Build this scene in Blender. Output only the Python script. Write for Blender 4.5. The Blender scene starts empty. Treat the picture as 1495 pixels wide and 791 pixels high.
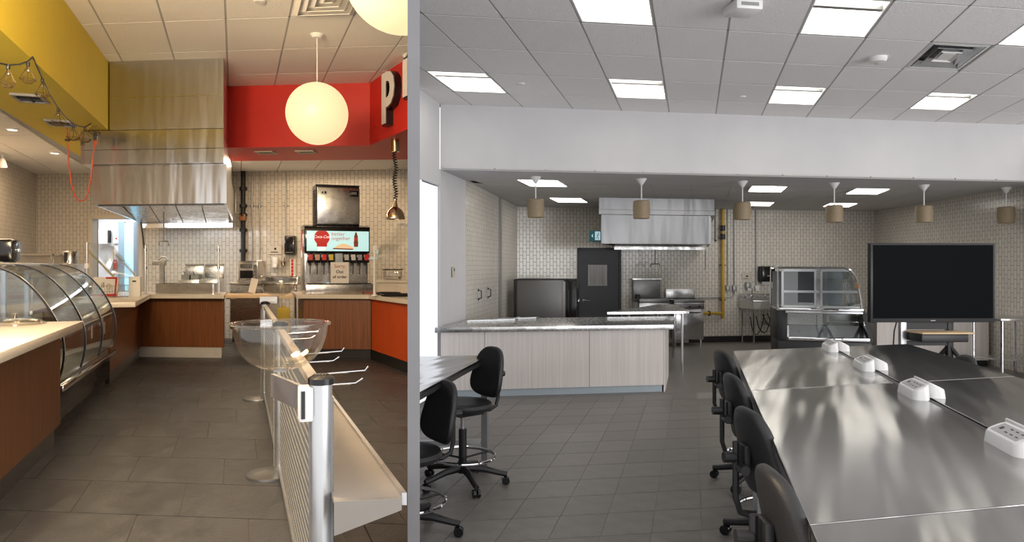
import bpy, bmesh, math, random
from mathutils import Vector, Matrix

random.seed(7)
S = bpy.context.scene
C = S.collection
PI = math.pi
R = math.radians

# ------------------------------------------------------------------ camera
CX, CY, F, EYE = 690.0, 388.0, 1000.0, 1.65      # lens centre, horizon, focal length (1495x791 frame), eye height
cam_d = bpy.data.cameras.new('camera')
cam = bpy.data.objects.new('camera', cam_d)
C.objects.link(cam)
cam.location = (0, 0, EYE)
cam.rotation_euler = (PI / 2, 0, 0)
cam_d.sensor_fit = 'HORIZONTAL'
cam_d.sensor_width = 36
cam_d.lens = 36 * F / 1495
cam_d.shift_x = (747.5 - CX) / 1495
cam_d.shift_y = (CY - 395.5) / 1495
cam_d.clip_end = 200
S.camera = cam

# ------------------------------------------------------------------ light
w = bpy.data.worlds.new('world')
S.world = w
w.use_nodes = True
w.node_tree.nodes['Background'].inputs[0].default_value = (1.0, 0.975, 0.965, 1)
w.node_tree.nodes['Background'].inputs[1].default_value = 1.35

def area_light(name, loc, rot, sx, sy, power, col):
    d = bpy.data.lights.new(name, 'AREA')
    d.shape = 'RECTANGLE'; d.size = sx; d.size_y = sy
    d.energy = power; d.color = col
    o = bpy.data.objects.new(name, d)
    C.objects.link(o)
    o.location = loc; o.rotation_euler = rot
    return o

WARM = (1.0, 0.74, 0.45)
def fill_light(loc, power):                     # unseen warm fill lamps, added to brighten the servery ceiling
    d = bpy.data.lights.new('servery_fill_lamp', 'POINT')
    d.energy = power; d.color = WARM; d.shadow_soft_size = 0.34
    o = bpy.data.objects.new('servery_fill_lamp', d); C.objects.link(o); o.location = loc
for gl_, pw_ in (((-2.65, 3.1, 3.38), 460), ((-1.75, 2.62, 3.38), 330)): fill_light(gl_, pw_)
area_light('servery_back_lamps', (-3.0, 11.2, 3.33), (0, 0, 0), 2.6, 0.8, 75, (1.0, 0.76, 0.5))
area_light('servery_side_lamps', (-6.6, 10.0, 3.33), (0, 0, 0), 1.0, 2.6, 75, (1.0, 0.72, 0.45))
area_light('servery_hood_lamp', (-5.05, 11.75, 2.36), (R(32), 0, 0), 1.4, 0.4, 17, (0.95, 0.97, 1.0))
area_light('hall_window_daylight', (9.0, -2.5, 1.7), (R(112), 0, R(38)), 9, 3.0, 620, (0.97, 0.98, 1.0))

vs = S.view_settings
vs.view_transform = 'Standard'
vs.look = 'None'
vs.gamma = 1
vs.exposure = 0.0
vs.use_curve_mapping = False

# ------------------------------------------------------------------ geometry helpers
def Wp(u, v, Y):
    """world point seen at frame position (u, v) at distance Y"""
    return Vector(((u - CX) * Y / F, Y, EYE - (v - CY) * Y / F))

def G(u, v, z):
    """world point of frame position (u, v) on the level z"""
    return Wp(u, v, (EYE - z) * F / (v - CY))

class MB:
    def __init__(self):
        self.bm = bmesh.new()
    def _poly(self, pts, faces):
        vs_ = [self.bm.verts.new(p) for p in pts]
        for f in faces:
            try: self.bm.faces.new([vs_[i] for i in f])
            except ValueError: pass
        return vs_
    def box(self, x0, x1, y0, y1, z0, z1, bev=0, M=None):
        pts = [Vector(p) for p in ((x0,y0,z0),(x1,y0,z0),(x1,y1,z0),(x0,y1,z0),(x0,y0,z1),(x1,y0,z1),(x1,y1,z1),(x0,y1,z1))]
        if M: pts = [M @ p for p in pts]
        vv = self._poly(pts, ((0,3,2,1),(4,5,6,7),(0,1,5,4),(1,2,6,5),(2,3,7,6),(3,0,4,7)))
        if bev:
            ed = list({e for q in vv for e in q.link_edges})
            bmesh.ops.bevel(self.bm, geom=ed, offset=bev, segments=2, affect='EDGES', profile=0.5)
        return self
    def cbox(self, c, s, rz=0, bev=0):
        M = Matrix.Translation(c) @ Matrix.Rotation(rz, 4, 'Z')
        return self.box(-s[0]/2, s[0]/2, -s[1]/2, s[1]/2, -s[2]/2, s[2]/2, bev, M)
    def prism(self, pts, z0, z1, bev=0):
        n = len(pts)
        a = sum(pts[i][0]*pts[(i+1) % n][1] - pts[(i+1) % n][0]*pts[i][1] for i in range(n))
        if a < 0: pts = list(reversed(pts))
        P = [(p[0], p[1], z0) for p in pts] + [(p[0], p[1], z1) for p in pts]
        fs = [tuple(range(n-1, -1, -1)), tuple(range(n, 2*n))]
        fs += [(i, (i+1) % n, n+(i+1) % n, n+i) for i in range(n)]
        vv = self._poly(P, fs)
        if bev:
            ed = list({e for q in vv for e in q.link_edges})
            bmesh.ops.bevel(self.bm, geom=ed, offset=bev, segments=2, affect='EDGES', profile=0.5)
        return self
    def ext(self, prof, x0, x1):
        """profile of (y, z) points extruded along x"""
        n = len(prof)
        P = [(x0, p[0], p[1]) for p in prof] + [(x1, p[0], p[1]) for p in prof]
        fs = [tuple(range(n)), tuple(range(2*n-1, n-1, -1))]
        fs += [(i, n+i, n+(i+1) % n, (i+1) % n) for i in range(n)]
        self._poly(P, fs)
        return self
    def extv(self, prof, a, b):
        """closed profile of 3D points moved by vectors a and b"""
        n = len(prof)
        P = [Vector(p)+Vector(a) for p in prof] + [Vector(p)+Vector(b) for p in prof]
        fs = [tuple(range(n)), tuple(range(2*n-1, n-1, -1))]
        fs += [(i, n+i, n+(i+1) % n, (i+1) % n) for i in range(n)]
        self._poly(P, fs)
        return self
    def tube(self, path, r, n=8, closed=False):
        path = [Vector(p) for p in path]
        m = len(path)
        rings = []
        up = Vector((0, 0, 1))
        prev = None
        for i, p in enumerate(path):
            if closed: t = path[(i+1) % m] - path[i-1]
            else: t = path[min(i+1, m-1)] - path[max(i-1, 0)]
            t.normalize()
            if prev is None:
                a = t.cross(up)
                if a.length < 1e-3: a = t.cross(Vector((1, 0, 0)))
            else:
                a = prev - t*prev.dot(t)
                if a.length < 1e-6: a = t.cross(up)
            a.normalize(); prev = a
            b = t.cross(a)
            rr = r[i] if isinstance(r, (list, tuple)) else r
            rings.append([self.bm.verts.new(p + (a*math.cos(2*PI*k/n) + b*math.sin(2*PI*k/n))*rr) for k in range(n)])
        last = m if closed else m-1
        for i in range(last):
            A, B = rings[i], rings[(i+1) % m]
            for k in range(n):
                self.bm.faces.new((A[k], A[(k+1) % n], B[(k+1) % n], B[k]))
        if not closed:
            self.bm.faces.new(list(reversed(rings[0])))
            self.bm.faces.new(rings[-1])
        return self
    def cyl(self, p0, p1, r, n=16, r1=None):
        return self.tube([p0, p1], [r, r if r1 is None else r1], n)
    def lathe(self, prof, n=24, c=(0, 0, 0), M=None, closed=False):
        """(radius, z) outline turned about the vertical through c"""
        c = Vector(c)
        rings = []
        for r, z in prof:
            if r < 1e-5:
                p = Vector((0, 0, z))
                rings.append([self.bm.verts.new(c + (M @ p if M else p))])
            else:
                ring = []
                for k in range(n):
                    p = Vector((r*math.cos(2*PI*k/n), r*math.sin(2*PI*k/n), z))
                    ring.append(self.bm.verts.new(c + (M @ p if M else p)))
                rings.append(ring)
        rng = range(len(rings)) if closed else range(len(rings)-1)
        for i in rng:
            A, B = rings[i], rings[(i+1) % len(rings)]
            for k in range(n):
                k2 = (k+1) % n
                if len(A) == 1 and len(B) == 1: continue
                if len(A) == 1: self.bm.faces.new((A[0], B[k2], B[k]))
                elif len(B) == 1: self.bm.faces.new((A[k], A[k2], B[0]))
                else: self.bm.faces.new((A[k], A[k2], B[k2], B[k]))
        return self
    def torus(self, c, R0, r, n=28, m=8, M=None):
        path = []
        for k in range(n):
            p = Vector((R0*math.cos(2*PI*k/n), R0*math.sin(2*PI*k/n), 0))
            path.append(Vector(c) + (M @ p if M else p))
        return self.tube(path, r, m, True)
    def sheet(self, grid, th):
        """grid of points [row][col] thickened by th along its normal"""
        nr, nc = len(grid), len(grid[0])
        gp = [[Vector(p) for p in row] for row in grid]
        def nor(i, j):
            a = gp[min(i+1, nr-1)][j] - gp[max(i-1, 0)][j]
            b = gp[i][min(j+1, nc-1)] - gp[i][max(j-1, 0)]
            q = a.cross(b); q.normalize(); return q
        A = [[self.bm.verts.new(gp[i][j] + nor(i, j)*th/2) for j in range(nc)] for i in range(nr)]
        B = [[self.bm.verts.new(gp[i][j] - nor(i, j)*th/2) for j in range(nc)] for i in range(nr)]
        for i in range(nr-1):
            for j in range(nc-1):
                self.bm.faces.new((A[i][j], A[i][j+1], A[i+1][j+1], A[i+1][j]))
                self.bm.faces.new((B[i][j], B[i+1][j], B[i+1][j+1], B[i][j+1]))
        for i in range(nr-1):
            self.bm.faces.new((A[i][0], A[i+1][0], B[i+1][0], B[i][0]))
            self.bm.faces.new((A[i][-1], B[i][-1], B[i+1][-1], A[i+1][-1]))
        for j in range(nc-1):
            self.bm.faces.new((A[0][j], B[0][j], B[0][j+1], A[0][j+1]))
            self.bm.faces.new((A[-1][j], A[-1][j+1], B[-1][j+1], B[-1][j]))
        return self
    def text(self, s, size, M, depth=0.002, bold=0.0, shear=0.0, align='CENTER'):
        cu = bpy.data.curves.new('t', 'FONT')
        cu.body = s; cu.size = size; cu.extrude = depth; cu.align_x = align; cu.align_y = 'CENTER'
        cu.offset = bold; cu.shear = shear; cu.resolution_u = 3
        o = bpy.data.objects.new('t', cu); C.objects.link(o)
        dg = bpy.context.evaluated_depsgraph_get()
        me = bpy.data.meshes.new_from_object(o.evaluated_get(dg))
        me.transform(M)
        self.bm.from_mesh(me)
        bpy.data.objects.remove(o); bpy.data.curves.remove(cu); bpy.data.meshes.remove(me)
        return self
    def bisect(self, co, no):
        """keep the side the normal points away from"""
        g = self.bm.verts[:] + self.bm.edges[:] + self.bm.faces[:]
        res = bmesh.ops.bisect_plane(self.bm, geom=g, plane_co=co, plane_no=no, clear_outer=True)
        ed = [e for e in res['geom_cut'] if isinstance(e, bmesh.types.BMEdge)]
        if ed:
            try: bmesh.ops.holes_fill(self.bm, edges=ed, sides=0)
            except Exception: pass
        return self
    def mesh(self, name, mat, inv=None, smooth=35):
        bm = self.bm
        if inv is not None: bmesh.ops.transform(bm, matrix=inv, verts=bm.verts[:])
        bmesh.ops.recalc_face_normals(bm, faces=bm.faces[:])
        me = bpy.data.meshes.new(name)
        bm.to_mesh(me); bm.free()
        if smooth and len(me.polygons):
            me.polygons.foreach_set('use_smooth', [True]*len(me.polygons))
            me.set_sharp_from_angle(angle=R(smooth))
        if mat: me.materials.append(mat)
        return me

ROOTM = {}
def rootmat(o):
    while o.parent: o = o.parent
    return ROOTM.get(o.name, Matrix.Identity(4))

def obj(name, mb, mat, parent=None, world=False, smooth=35):
    """one mesh object; with world=True the points are given in world space"""
    if parent is None:
        me = mb.mesh(name, mat, None, smooth)
        o = bpy.data.objects.new(name, me)
        if len(me.vertices):
            xs = [q.co for q in me.vertices]
            c = Vector(((min(p.x for p in xs)+max(p.x for p in xs))/2, (min(p.y for p in xs)+max(p.y for p in xs))/2, min(p.z for p in xs)))
            me.transform(Matrix.Translation(-c)); o.location = c
            ROOTM[o.name] = Matrix.Translation(c)
        C.objects.link(o)
        ROOTM[o.name] = Matrix.Translation(o.location)
        return o
    me = mb.mesh(name, mat, rootmat(parent).inverted() if world else None, smooth)
    o = bpy.data.objects.new(name, me)
    C.objects.link(o); o.parent = parent
    return o

def tag(o, label, cat, group=None):
    o['label'] = label; o['category'] = cat
    if group: o['group'] = group
    return o

def thing(name, label, cat, loc=(0, 0, 0), rz=0, group=None):
    o = bpy.data.objects.new(name, None)
    C.objects.link(o)
    o.empty_display_size = 0.1
    o.location = loc; o.rotation_euler = (0, 0, rz)
    ROOTM[o.name] = Matrix.Translation(loc) @ Matrix.Rotation(rz, 4, 'Z')
    return tag(o, label, cat, group)

def struct(name, mb, mat, parent=None, world=True, smooth=35):
    o = obj(name, mb, mat, parent, world, smooth)
    if parent is None: o['kind'] = 'structure'
    return o

def dup(root, loc, rz, label=None, group=None):
    r = root.copy(); C.objects.link(r)
    r.location = loc; r.rotation_euler = (0, 0, rz)
    ROOTM[r.name] = Matrix.Translation(loc) @ Matrix.Rotation(rz, 4, 'Z')
    if label: r['label'] = label
    if group: r['group'] = group
    def rec(src, dst):
        for ch in list(src.children):
            c = ch.copy(); C.objects.link(c); c.parent = dst
            rec(ch, c)
    rec(root, r)
    return r

# the partition between the two halls
PN = Vector((1, 0.086, 0)).normalized()          # points into the right hall
PDIR = Vector((-0.086, 1, 0)).normalized()
PT = 0.0213
def cut_left(mb):  return mb.bisect(-PN*PT, PN)       # keep what lies left of the partition
def cut_right(mb): return mb.bisect(PN*PT, -PN)
def cut_tree_right(root):
    M = rootmat(root)
    def rec(o):
        for ch in list(o.children):
            if ch.type == 'MESH':
                inside = [PN.dot(M @ v.co) - PT for v in ch.data.vertices]
                if inside and min(inside) < 0:
                    b = MB(); b.bm.from_mesh(ch.data); bmesh.ops.transform(b.bm, matrix=M, verts=b.bm.verts[:])
                    cut_right(b)
                    me = b.mesh(ch.data.name, ch.data.materials[0], M.inverted())
                    ch.data = me
            rec(ch)
            if ch.type == 'MESH' and len(ch.data.polygons) == 0 and not ch.children:
                bpy.data.objects.remove(ch)
    rec(root)

# ------------------------------------------------------------------ materials
MATS = {}
def principled(name):
    m = bpy.data.materials.new(name); m.use_nodes = True
    return m, m.node_tree.nodes, m.node_tree.links, m.node_tree.nodes['Principled BSDF']

def mat(name, col, rough=0.5, metal=0.0, var=0.0, scale=8.0, bump=0.0, bscale=60.0, stretch=None, coat=0.0, emit=0.0, ecol=None, rnd=0.0, rvar=0.0):
    """principled surface with noise in colour, gloss and relief"""
    m, N, L, P = principled(name)
    P.inputs['Base Color'].default_value = (*col, 1)
    P.inputs['Roughness'].default_value = rough
    P.inputs['Metallic'].default_value = metal
    P.inputs['Coat Weight'].default_value = coat
    if emit:
        P.inputs['Emission Color'].default_value = (*(ecol or col), 1)
        P.inputs['Emission Strength'].default_value = emit
    tc = N.new('ShaderNodeTexCoord'); mp = N.new('ShaderNodeMapping')
    L.new(tc.outputs['Object'], mp.inputs['Vector'])
    if stretch: mp.inputs['Scale'].default_value = stretch
    nz = N.new('ShaderNodeTexNoise'); nz.inputs['Scale'].default_value = scale; nz.inputs['Detail'].default_value = 6
    L.new(mp.outputs[0], nz.inputs['Vector'])
    if var or rnd:
        hsv = N.new('ShaderNodeHueSaturation'); hsv.inputs['Color'].default_value = (*col, 1)
        mr = N.new('ShaderNodeMapRange'); mr.inputs['To Min'].default_value = 1-var; mr.inputs['To Max'].default_value = 1+var
        mr.inputs['From Min'].default_value = 0.3; mr.inputs['From Max'].default_value = 0.7
        L.new(nz.outputs['Fac'], mr.inputs['Value'])
        val = mr.outputs[0]
        if rnd:
            oi = N.new('ShaderNodeObjectInfo'); m2 = N.new('ShaderNodeMapRange')
            m2.inputs['To Min'].default_value = 1-rnd; m2.inputs['To Max'].default_value = 1+rnd
            L.new(oi.outputs['Random'], m2.inputs['Value'])
            mu = N.new('ShaderNodeMath'); mu.operation = 'MULTIPLY'
            L.new(val, mu.inputs[0]); L.new(m2.outputs[0], mu.inputs[1]); val = mu.outputs[0]
        L.new(val, hsv.inputs['Value'])
        L.new(hsv.outputs[0], P.inputs['Base Color'])
    if rvar:
        m3 = N.new('ShaderNodeMapRange'); m3.inputs['To Min'].default_value = max(0.02, rough-rvar); m3.inputs['To Max'].default_value = rough+rvar
        m3.inputs['From Min'].default_value = 0.3; m3.inputs['From Max'].default_value = 0.7
        L.new(nz.outputs['Fac'], m3.inputs['Value']); L.new(m3.outputs[0], P.inputs['Roughness'])
    if bump:
        n2 = N.new('ShaderNodeTexNoise'); n2.inputs['Scale'].default_value = bscale; n2.inputs['Detail'].default_value = 4
        L.new(mp.outputs[0], n2.inputs['Vector'])
        b = N.new('ShaderNodeBump'); b.inputs['Strength'].default_value = bump; b.inputs['Distance'].default_value = 0.02
        L.new(n2.outputs['Fac'], b.inputs['Height']); L.new(b.outputs[0], P.inputs['Normal'])
    MATS[name] = m
    return m

def tile_mat(name, c1, c2, grout, w=0.072, h=0.144, rough=0.18, axis='xz'):
    """upright glazed tiles, every other column moved by half a tile"""
    m, N, L, P = principled(name)
    tc = N.new('ShaderNodeTexCoord'); sx = N.new('ShaderNodeSeparateXYZ'); cb = N.new('ShaderNodeCombineXYZ')
    L.new(tc.outputs['Object'], sx.inputs[0])
    L.new(sx.outputs['Z'], cb.inputs['X']); L.new(sx.outputs['X'], cb.inputs['Y'])
    br = N.new('ShaderNodeTexBrick')
    br.inputs['Scale'].default_value = 1
    br.inputs['Brick Width'].default_value = h; br.inputs['Row Height'].default_value = w
    br.inputs['Mortar Size'].default_value = 0.0038; br.inputs['Mortar Smooth'].default_value = 0.1
    br.inputs['Color1'].default_value = (*c1, 1); br.inputs['Color2'].default_value = (*c2, 1); br.inputs['Mortar'].default_value = (*grout, 1)
    L.new(cb.outputs[0], br.inputs['Vector'])
    L.new(br.outputs['Color'], P.inputs['Base Color'])
    mr = N.new('ShaderNodeMapRange'); mr.inputs['To Min'].default_value = rough; mr.inputs['To Max'].default_value = 0.8
    L.new(br.outputs['Fac'], mr.inputs['Value']); L.new(mr.outputs[0], P.inputs['Roughness'])
    b = N.new('ShaderNodeBump'); b.invert = True; b.inputs['Strength'].default_value = 0.5; b.inputs['Distance'].default_value = 0.003
    L.new(br.outputs['Fac'], b.inputs['Height'])
    nz = N.new('ShaderNodeTexNoise'); nz.inputs['Scale'].default_value = 9
    L.new(tc.outputs['Object'], nz.inputs['Vector'])
    b2 = N.new('ShaderNodeBump'); b2.inputs['Strength'].default_value = 0.12; b2.inputs['Distance'].default_value = 0.02
    L.new(nz.outputs['Fac'], b2.inputs['Height']); L.new(b.outputs[0], b2.inputs['Normal'])
    L.new(b2.outputs[0], P.inputs['Normal'])
    return m

def wood_mat(name, c1, c2, rough=0.45, scale=3.0, axis=2, spec=None):
    """straight grain running along one axis"""
    m, N, L, P = principled(name)
    tc = N.new('ShaderNodeTexCoord'); mp = N.new('ShaderNodeMapping')
    sc = [28*scale, 28*scale, 28*scale]; sc[axis] = 0.5*scale
    mp.inputs['Scale'].default_value = sc
    L.new(tc.outputs['Object'], mp.inputs['Vector'])
    nz = N.new('ShaderNodeTexNoise'); nz.inputs['Scale'].default_value = 1; nz.inputs['Detail'].default_value = 7; nz.inputs['Roughness'].default_value = 0.65
    L.new(mp.outputs[0], nz.inputs['Vector'])
    rp = N.new('ShaderNodeValToRGB')
    rp.color_ramp.elements[0].position = 0.3; rp.color_ramp.elements[0].color = (*c1, 1)
    rp.color_ramp.elements[1].position = 0.7; rp.color_ramp.elements[1].color = (*c2, 1)
    L.new(nz.outputs['Fac'], rp.inputs['Fac']); L.new(rp.outputs[0], P.inputs['Base Color'])
    P.inputs['Roughness'].default_value = rough
    return m

def glass_mat(name, tint=(1, 1, 1), gloss=1.0, rough=0.0, ior=1.45, edge=0.6):
    """thin clear sheet: lets light through, mirrors at grazing angles"""
    m, N, L, P = principled(name)
    N.remove(P)
    out = N['Material Output']
    tr = N.new('ShaderNodeBsdfTransparent'); tr.inputs[0].default_value = (*tint, 1)
    gl = N.new('ShaderNodeBsdfGlossy'); gl.inputs['Roughness'].default_value = rough; gl.inputs['Color'].default_value = (gloss, gloss, gloss, 1)
    lw_ = N.new('ShaderNodeLayerWeight'); lw_.inputs['Blend'].default_value = 0.5
    pw = N.new('ShaderNodeMath'); pw.operation = 'POWER'; pw.inputs[1].default_value = 5.0
    L.new(lw_.outputs['Facing'], pw.inputs[0])
    fr = N.new('ShaderNodeMapRange'); r0 = ((ior-1)/(ior+1))**2
    fr.inputs['To Min'].default_value = r0; fr.inputs['To Max'].default_value = edge
    L.new(pw.outputs[0], fr.inputs['Value'])
    mx = N.new('ShaderNodeMixShader')
    L.new(fr.outputs[0], mx.inputs[0]); L.new(tr.outputs[0], mx.inputs[1]); L.new(gl.outputs[0], mx.inputs[2])
    L.new(mx.outputs[0], out.inputs['Surface'])
    return m

def speckle_mat(name, col, dark, rough=0.25):
    m, N, L, P = principled(name)
    tc = N.new('ShaderNodeTexCoord')
    vo = N.new('ShaderNodeTexVoronoi'); vo.inputs['Scale'].default_value = 120
    L.new(tc.outputs['Object'], vo.inputs['Vector'])
    rp = N.new('ShaderNodeValToRGB')
    rp.color_ramp.elements[0].position = 0.1; rp.color_ramp.elements[0].color = (*dark, 1)
    rp.color_ramp.elements[1].position = 0.35; rp.color_ramp.elements[1].color = (*col, 1)
    L.new(vo.outputs['Distance'], rp.inputs['Fac']); L.new(rp.outputs[0], P.inputs['Base Color'])
    P.inputs['Roughness'].default_value = rough
    return m

def steel_mat(name, col=(0.6, 0.6, 0.6), rough=0.28, wave=0.15, wscale=1.2, stretch=(1, 1, 1), grain=(1, 1, 1), turn=0.0):
    """brushed sheet steel: fine grain in the gloss, slow waves in the sheet"""
    m, N, L, P = principled(name)
    P.inputs['Base Color'].default_value = (*col, 1); P.inputs['Metallic'].default_value = 1.0
    tc = N.new('ShaderNodeTexCoord'); mp = N.new('ShaderNodeMapping'); mp.inputs['Scale'].default_value = grain
    L.new(tc.outputs['Object'], mp.inputs['Vector'])
    nz = N.new('ShaderNodeTexNoise'); nz.inputs['Scale'].default_value = 30; nz.inputs['Detail'].default_value = 5
    L.new(mp.outputs[0], nz.inputs['Vector'])
    mr = N.new('ShaderNodeMapRange'); mr.inputs['To Min'].default_value = rough*0.75; mr.inputs['To Max'].default_value = rough*1.3
    L.new(nz.outputs['Fac'], mr.inputs['Value']); L.new(mr.outputs[0], P.inputs['Roughness'])
    mp2 = N.new('ShaderNodeMapping'); mp2.inputs['Scale'].default_value = stretch
    mr_ = N.new('ShaderNodeMapping'); mr_.inputs['Rotation'].default_value = (0, 0, turn)
    L.new(tc.outputs['Object'], mr_.inputs['Vector']); L.new(mr_.outputs[0], mp2.inputs['Vector'])
    n2 = N.new('ShaderNodeTexNoise'); n2.inputs['Scale'].default_value = wscale; n2.inputs['Detail'].default_value = 2
    L.new(mp2.outputs[0], n2.inputs['Vector'])
    b = N.new('ShaderNodeBump'); b.inputs['Strength'].default_value = wave; b.inputs['Distance'].default_value = 0.2
    L.new(n2.outputs['Fac'], b.inputs['Height']); L.new(b.outputs[0], P.inputs['Normal'])
    return m

m_grey_paint = mat('grey_paint', (0.19, 0.19, 0.20), 0.6, var=0.04)
m_white_wall = mat('white_wall', (0.56, 0.555, 0.565), 0.7, var=0.02, scale=3, bump=0.05, bscale=200)
m_ceil_tile = mat('ceiling_tile', (0.88, 0.86, 0.865), 0.9, var=0.03, scale=60, bump=0.5, bscale=110, rnd=0.03)
m_ceil_tile_l = mat('ceiling_tile_cream', (0.88, 0.85, 0.80), 0.9, var=0.03, scale=60, bump=0.3, bscale=110, rnd=0.02)
m_grid = mat('ceiling_grid', (0.43, 0.42, 0.42), 0.6)
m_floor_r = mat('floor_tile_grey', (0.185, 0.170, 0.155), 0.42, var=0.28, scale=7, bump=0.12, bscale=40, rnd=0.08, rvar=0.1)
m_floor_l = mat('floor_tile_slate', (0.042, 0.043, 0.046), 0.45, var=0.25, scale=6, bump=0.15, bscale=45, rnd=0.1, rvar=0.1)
m_grout = mat('floor_grout', (0.06, 0.055, 0.05), 0.9)
m_grout_r = mat('floor_grout_light', (0.26, 0.245, 0.23), 0.9)
m_tile_l = tile_mat('wall_tile_cream', (0.60, 0.56, 0.49), (0.55, 0.51, 0.45), (0.22, 0.20, 0.17))
m_tile_r = tile_mat('wall_tile_white', (0.72, 0.68, 0.61), (0.66, 0.62, 0.56), (0.22, 0.20, 0.18))
m_yellow = mat('yellow_paint', (0.64, 0.48, 0.03), 0.6, var=0.03, scale=2)
m_red = mat('red_paint', (0.60, 0.028, 0.018), 0.5, var=0.04, scale=2)
m_orange = mat('orange_laminate', (0.55, 0.075, 0.012), 0.5, var=0.12, scale=2)
m_wood = wood_mat('walnut_laminate', (0.10, 0.033, 0.010), (0.26, 0.095, 0.032), 0.42)
m_wood_flap = wood_mat('pale_maple', (0.62, 0.43, 0.24), (0.74, 0.56, 0.35), 0.45, axis=0)
m_ash = wood_mat('whitewashed_ash', (0.58, 0.53, 0.50), (0.72, 0.675, 0.645), 0.5, scale=1.6)
m_quartz = speckle_mat('quartz_cream', (0.66, 0.60, 0.51), (0.42, 0.35, 0.27))
m_steel = steel_mat('brushed_steel', (0.60, 0.60, 0.60), 0.26, 0.10, 2.5, grain=(1, 1, 40))
m_duct_l = steel_mat('duct_steel', (0.50, 0.495, 0.49), 0.36, 0.08, 1.6, stretch=(2.6, 1, 0.35), grain=(40, 1, 1))
m_hood_l = steel_mat('hood_steel', (0.66, 0.655, 0.65), 0.24, 0.13, 1.6, stretch=(2.6, 1, 0.35), grain=(40, 1, 1))
m_hood_r = steel_mat('hood_steel_dull', (0.21, 0.21, 0.213), 0.38, 0.12, 1.6, stretch=(2.0, 1, 0.35), grain=(40, 1, 1))
m_table_top = steel_mat('table_steel', (0.38, 0.375, 0.365), 0.19, 0.26, 1.1, stretch=(2.6, 0.30, 1), grain=(1, 30, 1), turn=R(28))
m_counter_steel = steel_mat('counter_steel', (0.58, 0.58, 0.58), 0.26, 0.12, 1.2, stretch=(2.5, 1, 1))
m_dark_steel = steel_mat('dark_steel', (0.22, 0.22, 0.22), 0.4, 0.05, 2)
m_alu = mat('aluminium', (0.62, 0.64, 0.66), 0.32, 0.9, var=0.04, rvar=0.05)
m_bright_steel = mat('satin_bright_steel', (0.78, 0.77, 0.75), 0.5, 0.55, var=0.04)
m_chrome = mat('chrome', (0.75, 0.75, 0.76), 0.08, 1.0, rvar=0.03)
m_copper = mat('polished_bronze', (0.62, 0.50, 0.36), 0.12, 1.0)
m_black = mat('black_plastic', (0.014, 0.014, 0.015), 0.42, var=0.1, bump=0.05, bscale=300)
m_black_gloss = mat('black_gloss', (0.008, 0.008, 0.009), 0.15, var=0.1)
m_black_metal = mat('black_metal', (0.012, 0.012, 0.013), 0.5, var=0.1)
m_vinyl = mat('black_vinyl', (0.017, 0.017, 0.018), 0.5, var=0.1, bump=0.12, bscale=160)
m_white = mat('white_plastic', (0.78, 0.78, 0.77), 0.4, var=0.02)
m_white_lam = mat('white_laminate', (0.29, 0.265, 0.235), 0.4, var=0.03)
m_kick_blue = mat('pale_blue_kick', (0.36, 0.42, 0.46), 0.45, var=0.03)
m_door = mat('charcoal_door_paint', (0.028, 0.030, 0.036), 0.5, var=0.05)
m_screen = mat('screen_black', (0.004, 0.005, 0.006), 0.4, var=0.05)
m_screen.node_tree.nodes['Principled BSDF'].inputs['Specular IOR Level'].default_value = 0.02
m_yellow_pipe = mat('gas_pipe_yellow', (0.55, 0.33, 0.02), 0.45, var=0.15, scale=4)
m_pipe_grey = mat('conduit_grey', (0.36, 0.36, 0.36), 0.4, 0.6, var=0.05)
m_pipe_black = mat('black_iron_pipe', (0.02, 0.02, 0.02), 0.5, 0.3, var=0.2)
m_burlap = mat('pendant_shade_gold', (0.27, 0.205, 0.125), 0.55, var=0.15, scale=30, stretch=(1, 1, 12), bump=0.1, bscale=120)
m_lens = mat('light_diffuser', (0.9, 0.88, 0.84), 0.5, emit=4.0, ecol=(1.0, 0.95, 0.86))
m_lens_k = mat('kitchen_diffuser', (0.9, 0.88, 0.84), 0.5, emit=8.0, ecol=(1.0, 0.95, 0.86))
m_glow = mat('globe_glass', (0.25, 0.23, 0.2), 0.4, emit=0.98, ecol=(1.0, 0.76, 0.40), var=0.03, scale=3)
m_spot = mat('downlight_glow', (1, 1, 1), 0.4, emit=6, ecol=(1.0, 0.9, 0.75))
m_glass = glass_mat('clear_glass', (0.97, 0.985, 0.98))
m_glass_case = glass_mat('case_glass', (0.88, 0.91, 0.92), 1.0, 0.0, 1.6)
m_acrylic = glass_mat('clear_acrylic', (0.90, 0.89, 0.87), 1.0, 0.02, 1.55, 0.9)
m_glow_panel = mat('glowing_white_panel', (0.9, 0.93, 1.0), 0.5, emit=0.68, ecol=(0.88, 0.92, 1.0))  # emission imitates sunlight on the wall past the hall opening
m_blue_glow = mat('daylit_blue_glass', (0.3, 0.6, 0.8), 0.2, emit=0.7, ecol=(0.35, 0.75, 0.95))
m_paper = mat('paper', (0.75, 0.73, 0.69), 0.8, var=0.02)
m_redpl = mat('red_plastic', (0.52, 0.02, 0.018), 0.4, var=0.04)
m_orange_cord = mat('orange_cord', (0.62, 0.07, 0.012), 0.5)
m_gold_wire = mat('brass_wire', (0.22, 0.15, 0.07), 0.4, 0.8)
m_ink = mat('black_ink', (0.02, 0.02, 0.022), 0.7)
m_ink_orange = mat('orange_ink', (0.55, 0.12, 0.03), 0.7)
m_ink_pink = mat('rose_ink', (0.62, 0.22, 0.18), 0.7)
m_ad = mat('backlit_poster', (0.45, 0.72, 0.75), 0.4, emit=0.62, ecol=(0.52, 0.86, 0.90))
m_ad_red = mat('poster_red', (0.5, 0.02, 0.015), 0.4, emit=0.25, ecol=(0.8, 0.04, 0.03))
m_ad_white = mat('poster_white', (0.9, 0.9, 0.88), 0.4, emit=0.6, ecol=(1, 0.98, 0.95))
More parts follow.
